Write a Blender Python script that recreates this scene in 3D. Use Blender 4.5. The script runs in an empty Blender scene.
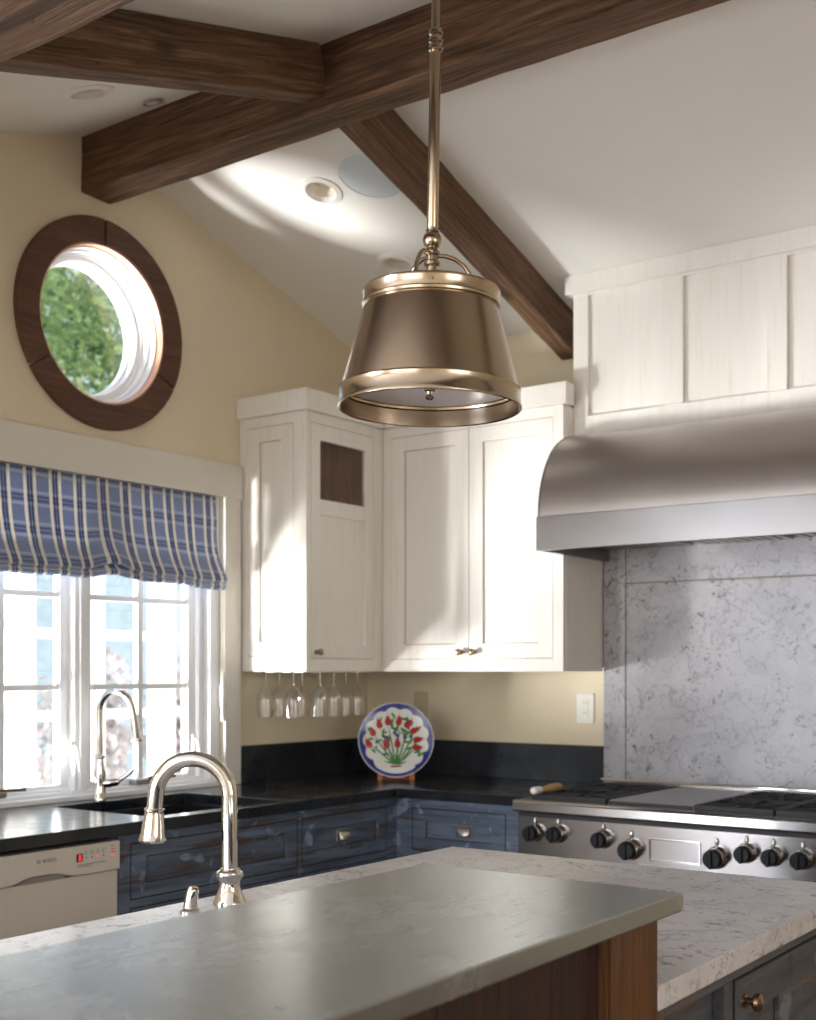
import bpy, bmesh, math, random
from mathutils import Vector, Matrix
random.seed(7)
R = math.radians
PI = math.pi
sc = bpy.context.scene
COL = sc.collection

# ------------------------------------------------------------------ camera
CAMX, CAMY, EYE = 3.593, -4.659, 1.38
FPX = 1238.0
cd = bpy.data.cameras.new('camera')
cam = bpy.data.objects.new('camera', cd)
COL.objects.link(cam)
cam.location = (CAMX, CAMY, EYE)
cam.rotation_euler = (R(90), 0, R(35.77))
cd.sensor_fit = 'HORIZONTAL'
cd.sensor_width = 36.0
cd.lens = FPX * 36.0 / 816.0
cd.shift_y = 162.0 / 816.0
cd.clip_start = 0.05
cd.dof.use_dof = True
cd.dof.focus_distance = 2.5
cd.dof.aperture_fstop = 6.3
sc.camera = cam

# ------------------------------------------------------------------ world, sun, lights, exposure
w = bpy.data.worlds.new('world')
sc.world = w
w.use_nodes = True
wn = w.node_tree
bg = wn.nodes['Background']
sky = wn.nodes.new('ShaderNodeTexSky')
sky.sky_type = 'NISHITA'
sky.sun_disc = False
sky.sun_elevation = R(70)
sky.sun_rotation = R(80)
sky.air_density = 1.0
sky.dust_density = 2.5
sky.ozone_density = 1.0
wn.links.new(sky.outputs[0], bg.inputs[0])
bg.inputs[1].default_value = 0.25

def light(name, kind, loc, direction, energy, color=(1, 1, 1), size=None, portal=False):
    l = bpy.data.lights.new(name, kind)
    l.energy = energy
    l.color = color
    o = bpy.data.objects.new(name, l)
    COL.objects.link(o)
    o.location = loc
    o.rotation_euler = Vector(direction).to_track_quat('-Z', 'Y').to_euler()
    if size and kind == 'AREA':
        l.shape = 'RECTANGLE'
        l.size, l.size_y = size
    if portal:
        l.cycles.is_portal = True
    return o

sun = light('sun', 'SUN', (3, -1, 9), (-0.50, 0.05, -0.86), 4.5, (1.0, 0.96, 0.90))
sun.data.angle = R(0.6)
# daylight of the glazed doors and windows in the part of the room behind the camera
light('daylight_garden_doors', 'AREA', (-0.10, -5.66, 1.2), (1, 0.35, 0), 105, (0.76, 0.86, 1.0), (0.55, 2.1))
light('daylight_garden_doors.001', 'AREA', (-0.10, -6.62, 1.2), (1, 0.35, 0), 105, (0.76, 0.86, 1.0), (0.55, 2.1))
light('daylight_front_window', 'AREA', (2.6, -8.05, 1.65), (0, 1, 0), 48, (1.0, 0.97, 0.94), (3.0, 1.7))
light('daylight_side_window', 'AREA', (6.30, -4.2, 1.7), (-1, 0, 0), 26, (1.0, 0.97, 0.93), (1.8, 1.3))
# added lamps outside, standing in for sun reflected up through both gable windows
light('added_sun_bounce', 'AREA', (-1.30, -3.75, 0.12), (1.75, 3.05, 1.75), 310, (1.0, 0.98, 0.97), (0.5, 0.5))
light('added_sun_bounce.001', 'AREA', (-2.85, -4.19, 0.31), (2.85, 2.58, 2.35), 520, (1.0, 0.98, 0.97), (0.9, 0.9))
# sky portals in the two windows of the gable wall
light('portal_sink_window', 'AREA', (-0.16, -1.68, 1.33), (1, 0, 0), 1, (1, 1, 1), (1.4, 0.8), portal=True)
light('portal_round_window', 'AREA', (-0.16, -1.613, 2.66), (1, 0, 0), 1, (1, 1, 1), (0.55, 0.55), portal=True)

vs = sc.view_settings
vs.view_transform = 'Standard'
vs.look = 'None'
vs.gamma = 1.0
vs.use_curve_mapping = False
vs.exposure = 0.44

sc.cycles.use_denoising = True
sc.cycles.max_bounces = 10
sc.cycles.diffuse_bounces = 5
sc.cycles.glossy_bounces = 5
sc.cycles.transparent_max_bounces = 16
sc.cycles.caustics_refractive = False

# ------------------------------------------------------------------ material helpers
class NT:
    def __init__(self, name, rough=0.5, metal=0.0, base=(0.8, 0.8, 0.8), spec=None):
        self.m = bpy.data.materials.new(name)
        self.m.use_nodes = True
        self.t = self.m.node_tree
        self.b = self.t.nodes['Principled BSDF']
        self.b.inputs['Base Color'].default_value = (*base, 1)
        self.b.inputs['Roughness'].default_value = rough
        self.b.inputs['Metallic'].default_value = metal
        if spec is not None:
            self.b.inputs['Specular IOR Level'].default_value = spec
    def n(self, typ, props=None, **inp):
        nd = self.t.nodes.new(typ)
        for k, v in (props or {}).items():
            setattr(nd, k, v)
        for k, v in inp.items():
            key = int(k[1:]) if k[0] == 'i' and k[1:].isdigit() else k.replace('_', ' ')
            s = nd.inputs[key]
            if hasattr(v, 'is_output'):
                self.t.links.new(v, s)
            else:
                s.default_value = v
        return nd
    def coord(self, scale=(1, 1, 1), loc=(0, 0, 0), rot=(0, 0, 0), kind='Object'):
        tc = self.n('ShaderNodeTexCoord')
        mp = self.n('ShaderNodeMapping', None, Vector=tc.outputs[kind])
        mp.inputs['Scale'].default_value = scale
        mp.inputs['Location'].default_value = loc
        mp.inputs['Rotation'].default_value = rot
        return mp.outputs[0]
    def noise(self, vec, scale=5, detail=4, rough=0.5, dist=0.0):
        return self.n('ShaderNodeTexNoise', None, Vector=vec, Scale=scale, Detail=detail, Roughness=rough, Distortion=dist).outputs[0]
    def ramp(self, fac, stops, interp='LINEAR'):
        nd = self.n('ShaderNodeValToRGB', None, Fac=fac)
        cr = nd.color_ramp
        cr.interpolation = interp
        while len(cr.elements) < len(stops):
            cr.elements.new(0.5)
        for e, (p, c) in zip(cr.elements, stops):
            e.position = p
            e.color = (*c, 1) if len(c) == 3 else c
        return nd.outputs[0]
    def math(self, op, a, b=0.0, c=0.0):
        return self.n('ShaderNodeMath', {'operation': op}, i0=a, i1=b, i2=c).outputs[0]
    def mix(self, fac, a, b, blend='MIX'):
        nd = self.n('ShaderNodeMix', {'data_type': 'RGBA', 'blend_type': blend})
        for i, v in ((0, fac), (6, a), (7, b)):
            s = nd.inputs[i]
            if hasattr(v, 'is_output'):
                self.t.links.new(v, s)
            else:
                s.default_value = (*v, 1) if isinstance(v, tuple) and len(v) == 3 else v
        return nd.outputs[2]
    def set(self, key, v):
        if hasattr(v, 'is_output'):
            self.t.links.new(v, self.b.inputs[key])
        else:
            self.b.inputs[key].default_value = v
    def bump(self, h, strength=0.2, dist=0.01):
        nd = self.n('ShaderNodeBump', None, Height=h, Strength=strength, Distance=dist)
        self.set('Normal', nd.outputs[0])

def plain(name, base, rough=0.5, metal=0.0, vary=0.06, scale=6.0, bump=0.0, bscale=60.0, spec=None):
    t = NT(name, rough, metal, base, spec)
    v = t.coord()
    n = t.noise(v, scale, 5, 0.6)
    lo = tuple(c * (1 - vary) for c in base)
    hi = tuple(min(1, c * (1 + vary)) for c in base)
    t.set('Base Color', t.ramp(n, [(0.3, lo), (0.7, hi)]))
    if bump:
        t.bump(t.noise(v, bscale, 4, 0.6), bump, 0.004)
    return t.m

def wood(name, dark, mid, light_, grain='X', rough=0.6, bump=0.5, ring=1.0):
    t = NT(name, rough)
    sx = {'X': (0.7, 16, 16), 'Y': (16, 0.7, 16), 'Z': (16, 16, 0.7)}[grain]
    tc = t.n('ShaderNodeTexCoord')
    oi = t.n('ShaderNodeObjectInfo')
    off = t.n('ShaderNodeVectorMath', {'operation': 'SCALE'}, i0=(7.3, 3.1, 5.7))
    t.t.links.new(oi.outputs['Random'], off.inputs['Scale'])
    add = t.n('ShaderNodeVectorMath', {'operation': 'ADD'}, i0=tc.outputs['Object'], i1=off.outputs[0])
    mp = t.n('ShaderNodeMapping', None, Vector=add.outputs[0])
    mp.inputs['Scale'].default_value = sx
    v = mp.outputs[0]
    warp = t.noise(v, 1.0, 3, 0.5)
    n1 = t.noise(v, 1.5, 9, 0.7, 0.35)
    fine = t.noise(v, 7.0, 6, 0.75, 0.15)
    rings = t.math('SINE', t.math('MULTIPLY', t.math('ADD', warp, t.math('MULTIPLY', n1, 0.35)), 55.0 * ring))
    mixv = t.math('ADD', t.math('MULTIPLY', n1, 0.62), t.math('ADD', t.math('MULTIPLY', fine, 0.33), t.math('MULTIPLY', rings, 0.05)))
    col = t.ramp(mixv, [(0.34, dark), (0.50, mid), (0.66, light_)])
    # knots
    mk = t.n('ShaderNodeMapping', None, Vector=add.outputs[0])
    mk.inputs['Scale'].default_value = {'X': (2.2, 5, 5), 'Y': (5, 2.2, 5), 'Z': (5, 5, 2.2)}[grain]
    vo = t.n('ShaderNodeTexVoronoi', None, Vector=mk.outputs[0], Scale=1.1)
    kn = t.ramp(vo.outputs['Distance'], [(0.05, (1, 1, 1)), (0.17, (0, 0, 0))])
    col = t.mix(t.math('MULTIPLY', kn, 0.75), col, tuple(c * 0.35 for c in dark))
    # checks: thin dark cracks along the grain
    cr = t.noise(v, 3.4, 2, 0.4, 0.2)
    crack = t.ramp(t.math('ABSOLUTE', t.math('SUBTRACT', cr, 0.5)), [(0.0, (1, 1, 1)), (0.012, (0, 0, 0))])
    col = t.mix(t.math('MULTIPLY', crack, 0.55), col, tuple(c * 0.3 for c in dark))
    t.set('Base Color', col)
    t.bump(t.math('SUBTRACT', mixv, t.math('MULTIPLY', crack, 0.5)), bump, 0.012)
    return t.m

M = {}
M['wall'] = plain('cream_wall_paint', (0.74, 0.645, 0.475), 0.75, vary=0.02, scale=3, bump=0.04, bscale=180)
M['ceiling'] = plain('ceiling_paint', (0.82, 0.80, 0.755), 0.85, vary=0.02, scale=2, bump=0.03, bscale=160)
M['floor'] = wood('oak_floor', (0.12, 0.06, 0.03), (0.22, 0.12, 0.06), (0.32, 0.19, 0.10), 'Y', 0.4, 0.1)
M['beam'] = wood('rough_sawn_beam', (0.050, 0.022, 0.010), (0.150, 0.076, 0.038), (0.30, 0.175, 0.098), 'X', 0.72, 0.7)
M['ring_wood'] = wood('round_casing_wood', (0.065, 0.022, 0.010), (0.115, 0.042, 0.019), (0.16, 0.065, 0.032), 'Y', 0.55, 0.3)
M['post'] = wood('fir_post', (0.045, 0.015, 0.003), (0.11, 0.039, 0.009), (0.17, 0.068, 0.018), 'Z', 0.45, 0.35)
M['inner_wood'] = wood('cabinet_interior_wood', (0.46, 0.26, 0.16), (0.58, 0.35, 0.22), (0.68, 0.44, 0.29), 'Z', 0.5, 0.1)
M['rim_wood'] = plain('peach_liner_edge', (0.72, 0.42, 0.27), 0.5)
M['trim'] = plain('trim_paint', (0.70, 0.665, 0.60), 0.42, vary=0.02)
M['sash'] = plain('white_sash_paint', (0.84, 0.85, 0.87), 0.35, vary=0.02)
M['black'] = plain('black_plastic', (0.012, 0.012, 0.014), 0.38)
M['knob_black'] = plain('black_knob', (0.006, 0.006, 0.008), 0.45, spec=0.25)
M['iron'] = plain('cast_iron', (0.018, 0.018, 0.022), 0.55, vary=0.2, scale=40)
M['white_plastic'] = plain('white_plastic', (0.82, 0.80, 0.77), 0.35, vary=0.02)
M['speaker'] = plain('speaker_cloth', (0.62, 0.68, 0.71), 0.8, vary=0.04, scale=300)
M['can_inner'] = plain('can_reflector', (0.74, 0.69, 0.58), 0.4, metal=0.0)
M['appliance'] = plain('bisque_enamel', (0.66, 0.61, 0.54), 0.3, vary=0.015)
M['appliance_dark'] = plain('handle_recess', (0.30, 0.28, 0.26), 0.4)
M['ink'] = plain('grey_print', (0.22, 0.22, 0.24), 0.5)
M['ink_red'] = plain('red_print', (0.75, 0.06, 0.08), 0.5)
M['ink_black'] = plain('black_print', (0.03, 0.03, 0.035), 0.5)
M['display'] = plain('display_window', (0.12, 0.004, 0.006), 0.2)
M['sink'] = plain('black_sink', (0.012, 0.012, 0.014), 0.35)
M['plaster_ext'] = plain('white_exterior_paint', (0.86, 0.86, 0.86), 0.6)
M['teal_ext'] = plain('teal_siding', (0.27, 0.345, 0.38), 0.6, vary=0.1)
M['terrace'] = plain('terrace_stone', (0.70, 0.67, 0.62), 0.8, vary=0.15, scale=3)
M['bark'] = wood('bark', (0.05, 0.035, 0.025), (0.10, 0.07, 0.05), (0.16, 0.12, 0.09), 'Z', 0.9, 0.8)
M['stand'] = plain('orange_wood_stand', (0.52, 0.17, 0.045), 0.4, vary=0.15, scale=20)
M['outlet'] = plain('outlet_plate', (0.80, 0.77, 0.70), 0.3, vary=0.01)
M['pale_plate'] = plain('beige_outlet_plate', (0.56, 0.47, 0.33), 0.4, vary=0.01)

def cabinet_white():
    t = NT('glazed_white_paint', 0.42)
    v = t.coord((14, 14, 0.9))
    n = t.noise(v, 3.0, 7, 0.65, 0.3)
    col = t.ramp(n, [(0.22, (0.70, 0.64, 0.56)), (0.42, (0.79, 0.755, 0.70)), (0.7, (0.815, 0.79, 0.745))])
    n2 = t.noise(t.coord((40, 40, 1.6)), 3.0, 3, 0.5)
    t.set('Base Color', t.mix(t.math('MULTIPLY', t.ramp(n2, [(0.60, (0, 0, 0)), (0.75, (1, 1, 1))]), 0.10), col, (0.50, 0.40, 0.30)))
    t.bump(n, 0.03, 0.002)
    return t.m
M['cab'] = cabinet_white()
M['reveal'] = plain('gap_shade_dark', (0.014, 0.012, 0.012), 0.8)  # near-black colour that paints shade into door gaps and panel edges
M['glaze'] = plain('glaze_line', (0.34, 0.26, 0.19), 0.5)

def distressed(name, paint, paint2, worn, grain):
    t = NT(name, 0.5)
    sc_ = {'Y': (10, 1.1, 14), 'X': (1.1, 10, 14), 'Z': (12, 12, 1.2)}[grain]
    v = t.coord(sc_)
    n = t.noise(v, 2.0, 8, 0.68, 0.6)
    col = t.ramp(n, [(0.30, tuple(c * 0.45 for c in paint)), (0.48, paint), (0.66, paint2)])
    n2 = t.noise(t.coord(sc_, (5, 2, 1)), 1.2, 6, 0.7, 1.0)
    col = t.mix(t.ramp(n2, [(0.56, (0, 0, 0)), (0.62, (1, 1, 1))]), col, worn)
    n3 = t.noise(t.coord((9, 9, 9), (1, 8, 3)), 1.4, 3, 0.5, 0.5)
    col = t.mix(t.ramp(n3, [(0.61, (0, 0, 0)), (0.66, (0.6, 0.6, 0.6))]), col, tuple(min(1, c * 1.9) for c in paint2))
    t.set('Base Color', col)
    t.bump(n, 0.35, 0.006)
    return t.m
M['blue_y'] = distressed('distressed_blue_paint_left_run', (0.092, 0.122, 0.180), (0.155, 0.200, 0.285), (0.075, 0.055, 0.048), 'Y')
M['blue_x'] = distressed('distressed_blue_paint_back_run', (0.092, 0.122, 0.180), (0.155, 0.200, 0.285), (0.075, 0.055, 0.048), 'X')
M['isl'] = distressed('distressed_island_paint', (0.060, 0.062, 0.075), (0.10, 0.105, 0.125), (0.20, 0.085, 0.030), 'Y')

def marble(name, base, warm, flecks=0.8, k=1.0):
    t = NT(name, 0.28)
    v = t.coord((k, k, k))
    d = t.n('ShaderNodeTexNoise', None, Vector=v, Scale=3.0, Detail=5.0, Roughness=0.6)
    off = t.n('ShaderNodeVectorMath', {'operation': 'SCALE'}, i0=d.outputs['Color'])
    off.inputs['Scale'].default_value = 0.55
    dv = t.n('ShaderNodeVectorMath', {'operation': 'ADD'}, i0=v, i1=off.outputs[0]).outputs[0]
    cloud = t.noise(dv, 2.2, 6, 0.6)
    col = t.ramp(cloud, [(0.30, tuple(c * 0.80 for c in base)), (0.5, base), (0.7, warm)])
    vo = t.n('ShaderNodeTexVoronoi', {'feature': 'DISTANCE_TO_EDGE'}, Vector=dv, Scale=4.6)
    vein = t.ramp(vo.outputs['Distance'], [(0.0, (1, 1, 1)), (0.02, (0.25, 0.25, 0.25)), (0.05, (0, 0, 0))])
    vm = t.ramp(t.noise(v, 4.5, 4, 0.6), [(0.40, (0, 0, 0)), (0.55, (1, 1, 1))])
    col = t.mix(t.math('MULTIPLY', t.math('MULTIPLY', vein, vm), 0.8), col, (0.16, 0.155, 0.17))
    vo2 = t.n('ShaderNodeTexVoronoi', {'feature': 'DISTANCE_TO_EDGE'}, Vector=dv, Scale=13.0)
    vein2 = t.ramp(vo2.outputs['Distance'], [(0.0, (1, 1, 1)), (0.03, (0, 0, 0))])
    vm2 = t.ramp(t.noise(v, 9.0, 3, 0.6), [(0.46, (0, 0, 0)), (0.57, (1, 1, 1))])
    col = t.mix(t.math('MULTIPLY', t.math('MULTIPLY', vein2, vm2), 0.7 * flecks), col, (0.15, 0.145, 0.155))
    fl = t.ramp(t.noise(dv, 24.0, 3, 0.6, 0.4), [(0.58, (0, 0, 0)), (0.64, (1, 1, 1))])
    fm = t.ramp(t.noise(v, 5.0, 3, 0.6), [(0.44, (0, 0, 0)), (0.56, (1, 1, 1))])
    col = t.mix(t.math('MULTIPLY', t.math('MULTIPLY', fl, fm), 0.85 * flecks), col, (0.11, 0.10, 0.105))
    t.set('Base Color', col)
    return t.m
M['marble'] = marble('carrara_counter_marble', (0.55, 0.525, 0.535), (0.63, 0.60, 0.595), 1.1, 1.35)
M['marble_wall'] = marble('carrara_backsplash_marble', (0.42, 0.405, 0.435), (0.52, 0.49, 0.51), 1.15, 1.7)

def soapstone():
    t = NT('black_soapstone', 0.3)
    v = t.coord()
    n = t.noise(v, 5, 6, 0.6, 0.5)
    t.set('Base Color', t.ramp(n, [(0.35, (0.011, 0.013, 0.017)), (0.7, (0.028, 0.031, 0.038))]))
    t.set('Roughness', t.ramp(t.noise(v, 14, 4, 0.6), [(0.3, (0.13, 0.13, 0.13)), (0.7, (0.24, 0.24, 0.24))]))
    return t.m
M['soap'] = soapstone()

def zinc():
    t = NT('patinated_zinc', 0.35, 0.85)
    v = t.coord()
    n = t.noise(v, 4.0, 8, 0.65, 0.8)
    s = t.noise(t.coord((30, 3, 3)), 4.0, 4, 0.6)
    col = t.ramp(n, [(0.30, (0.275, 0.29, 0.295)), (0.5, (0.34, 0.36, 0.365)), (0.7, (0.41, 0.43, 0.44))])
    sp = t.ramp(t.noise(t.coord((2, 5, 2)), 4.0, 5, 0.7, 1.5), [(0.64, (0, 0, 0)), (0.72, (1, 1, 1))])
    t.set('Base Color', t.mix(t.math('MULTIPLY', sp, 0.22), col, (0.30, 0.265, 0.23)))
    t.set('Roughness', t.ramp(t.math('ADD', t.math('MULTIPLY', n, 0.7), t.math('MULTIPLY', s, 0.3)), [(0.3, (0.20, 0.20, 0.20)), (0.7, (0.32, 0.32, 0.32))]))
    t.bump(n, 0.03, 0.004)
    return t.m
M['zinc'] = zinc()

def brushed(name, lo, hi, rough, scale, r2=0.03, bump=0.006):
    t = NT(name, rough, 1.0)
    n = t.noise(t.coord(scale), 6.0, 3, 0.5)
    big = t.noise(t.coord((1, 1, 1)), 3.0, 3, 0.5)
    v = t.math('ADD', t.math('MULTIPLY', n, 0.3), t.math('MULTIPLY', big, 0.7))
    t.set('Base Color', t.ramp(v, [(0.3, lo), (0.7, hi)]))
    t.set('Roughness', t.ramp(v, [(0.3, (rough - r2,) * 3), (0.7, (rough + r2,) * 3)]))
    if bump:
        t.bump(n, bump, 0.0006)
    return t.m
M['brass'] = brushed('antique_nickel', (0.45, 0.355, 0.26), (0.53, 0.425, 0.32), 0.26, (3, 3, 160), 0.02, 0.0)
M['brass_band'] = brushed('antique_nickel_band', (0.43, 0.35, 0.265), (0.51, 0.42, 0.325), 0.22, (3, 3, 120), 0.03, 0.0)
M['steel'] = brushed('brushed_stainless', (0.37, 0.345, 0.33), (0.43, 0.405, 0.39), 0.21, (2.5, 130, 130), 0.02, 0.004)
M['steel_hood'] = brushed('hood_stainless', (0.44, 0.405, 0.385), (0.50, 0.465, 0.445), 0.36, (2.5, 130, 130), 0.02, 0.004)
M['steel_band'] = brushed('hood_stainless_darkened', (0.25, 0.235, 0.235), (0.30, 0.285, 0.285), 0.30, (2.5, 130, 130), 0.02, 0.004)  # canopy steel with its base darkened to hold down the band's bright reflection
M['griddle'] = brushed('griddle_steel', (0.40, 0.40, 0.41), (0.52, 0.52, 0.53), 0.38, (30, 1.5, 1))
M['chrome'] = brushed('polished_nickel', (0.68, 0.655, 0.62), (0.74, 0.715, 0.68), 0.04, (1, 1, 1), 0.02, 0.0)
M['pewter'] = brushed('pewter', (0.42, 0.38, 0.34), (0.56, 0.51, 0.46), 0.3, (6, 6, 6))
M['bronze'] = brushed('bronze_knob', (0.28, 0.19, 0.12), (0.45, 0.31, 0.20), 0.28, (6, 6, 6))

def thin_glass(name, tint=(1, 1, 1), edge=0.12, rough=0.02, gloss=1.0):
    m = bpy.data.materials.new(name)
    m.use_nodes = True
    t = m.node_tree
    t.nodes.clear()
    out = t.nodes.new('ShaderNodeOutputMaterial')
    tr = t.nodes.new('ShaderNodeBsdfTransparent')
    tr.inputs[0].default_value = (*tint, 1)
    g = t.nodes.new('ShaderNodeBsdfGlossy')
    g.inputs['Roughness'].default_value = rough
    g.inputs['Color'].default_value = (gloss, gloss, gloss, 1)
    fr = t.nodes.new('ShaderNodeLayerWeight')
    fr.inputs['Blend'].default_value = 0.5
    pw = t.nodes.new('ShaderNodeMath'); pw.operation = 'POWER'
    pw.inputs[1].default_value = 3.5
    t.links.new(fr.outputs['Facing'], pw.inputs[0])
    ml = t.nodes.new('ShaderNodeMath'); ml.operation = 'MULTIPLY_ADD'
    ml.inputs[1].default_value = 0.8
    ml.inputs[2].default_value = edge
    mx = t.nodes.new('ShaderNodeMixShader')
    t.links.new(pw.outputs[0], ml.inputs[0])
    t.links.new(ml.outputs[0], mx.inputs[0])
    t.links.new(tr.outputs[0], mx.inputs[1])
    t.links.new(g.outputs[0], mx.inputs[2])
    t.links.new(mx.outputs[0], out.inputs[0])
    return m
M['pane'] = thin_glass('window_glass', (0.97, 0.985, 0.98), 0.03)
M['cab_glass'] = thin_glass('cabinet_glass', (0.93, 0.91, 0.89), 0.01)
M['stemware'] = thin_glass('stemware_glass', (0.93, 0.92, 0.91), 0.09, 0.05)

def frosted():
    t = NT('frosted_diffuser_glass', 0.35, 0.0, (0.66, 0.64, 0.66))
    t.set('Base Color', t.ramp(t.noise(t.coord(), 8, 3), [(0.3, (0.62, 0.60, 0.62)), (0.7, (0.70, 0.68, 0.70))]))
    return t.m
M['diffuser'] = frosted()

def leafmat(name, c1, c2, trans=0.45):
    m = bpy.data.materials.new(name)
    m.use_nodes = True
    t = m.node_tree
    t.nodes.clear()
    out = t.nodes.new('ShaderNodeOutputMaterial')
    tc = t.nodes.new('ShaderNodeTexCoord')
    no = t.nodes.new('ShaderNodeTexNoise')
    no.inputs['Scale'].default_value = 3.0
    no.inputs['Detail'].default_value = 5
    t.links.new(tc.outputs['Object'], no.inputs['Vector'])
    cr = t.nodes.new('ShaderNodeValToRGB')
    cr.color_ramp.elements[0].position = 0.35
    cr.color_ramp.elements[0].color = (*c1, 1)
    cr.color_ramp.elements[1].position = 0.65
    cr.color_ramp.elements[1].color = (*c2, 1)
    t.links.new(no.outputs[0], cr.inputs[0])
    df = t.nodes.new('ShaderNodeBsdfDiffuse')
    tl = t.nodes.new('ShaderNodeBsdfTranslucent')
    t.links.new(cr.outputs[0], df.inputs[0])
    t.links.new(cr.outputs[0], tl.inputs[0])
    mx = t.nodes.new('ShaderNodeMixShader')
    mx.inputs[0].default_value = trans
    t.links.new(df.outputs[0], mx.inputs[1])
    t.links.new(tl.outputs[0], mx.inputs[2])
    t.links.new(mx.outputs[0], out.inputs[0])
    return m
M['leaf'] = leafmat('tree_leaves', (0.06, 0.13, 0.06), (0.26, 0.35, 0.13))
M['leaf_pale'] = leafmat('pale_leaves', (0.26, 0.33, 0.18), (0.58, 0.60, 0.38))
M['blossom'] = leafmat('blossom_leaves', (0.40, 0.38, 0.36), (0.75, 0.68, 0.68))

def plaid():
    t = NT('blue_plaid_linen', 0.85)
    tc = t.n('ShaderNodeTexCoord')
    sp = t.n('ShaderNodeSeparateXYZ', None, Vector=tc.outputs['UV'])
    U, V = sp.outputs[0], sp.outputs[1]
    def stripe(c, off, hw, period=0.108):
        wv = t.n('ShaderNodeMath', {'operation': 'WRAP'}, i0=t.math('SUBTRACT', c, off), i1=period / 2, i2=-period / 2).outputs[0]
        return t.math('LESS_THAN', t.math('ABSOLUTE', wv), hw)
    wob = t.noise(t.n('ShaderNodeMapping', None, Vector=tc.outputs['UV']).outputs[0], 160, 3, 0.6)
    base = t.ramp(wob, [(0.3, (0.20, 0.255, 0.43)), (0.7, (0.30, 0.365, 0.55))])
    cols = base
    for off in (-0.021, 0.021):                # pale weft bands
        cols = t.mix(t.math('MULTIPLY', stripe(V, off, 0.0055), 0.40), cols, (0.70, 0.71, 0.72))
    for off in (-0.007, 0.007):
        cols = t.mix(t.math('MULTIPLY', stripe(V, off, 0.0035), 0.55), cols, (0.045, 0.065, 0.20))
    for off in (-0.0205, 0.0205):              # cream warp stripes
        cols = t.mix(t.math('MULTIPLY', stripe(U, off, 0.0066), 0.92), cols, (0.84, 0.80, 0.70))
    for off in (-0.006, 0.006):
        cols = t.mix(t.math('MULTIPLY', stripe(U, off, 0.0030), 0.85), cols, (0.035, 0.05, 0.16))
    t.set('Base Color', cols)
    t.bump(wob, 0.1, 0.002)
    # a little daylight comes through the linen
    tr = t.n('ShaderNodeBsdfTranslucent', None, Color=cols)
    mx = t.n('ShaderNodeMixShader', None, i0=0.22)
    t.t.links.new(t.b.outputs[0], mx.inputs[1])
    t.t.links.new(tr.outputs[0], mx.inputs[2])
    t.t.links.new(mx.outputs[0], t.t.nodes['Material Output'].inputs[0])
    return t.m
M['plaid'] = plaid()
M['porcelain'] = plain('porcelain_white', (0.78, 0.78, 0.74), 0.15, vary=0.02)
M['cobalt'] = plain('cobalt_glaze', (0.045, 0.055, 0.26), 0.15, vary=0.35, scale=25)
M['tulip_red'] = plain('red_glaze', (0.42, 0.025, 0.022), 0.15, vary=0.2, scale=60)
M['leaf_green'] = plain('green_glaze', (0.07, 0.22, 0.06), 0.15, vary=0.3, scale=60)
M['brush_wood'] = plain('brush_handle_wood', (0.50, 0.28, 0.12), 0.45, vary=0.2, scale=30)

# ------------------------------------------------------------------ mesh helpers
class Face:
    """a local frame: u across, v up, n outward"""
    def __init__(self, o, u, v, n):
        self.o, self.u, self.v, self.n = Vector(o), Vector(u), Vector(v), Vector(n)
    def __call__(self, a, b, c):
        return self.o + self.u * a + self.v * b + self.n * c
FX = Face((0, 0, 0), (0, 1, 0), (0, 0, 1), (1, 0, 0))      # faces +x: u = y, v = z, n = x
FY = Face((0, 0, 0), (1, 0, 0), (0, 0, 1), (0, -1, 0))     # faces -y: u = x, v = z, n = -y

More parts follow.
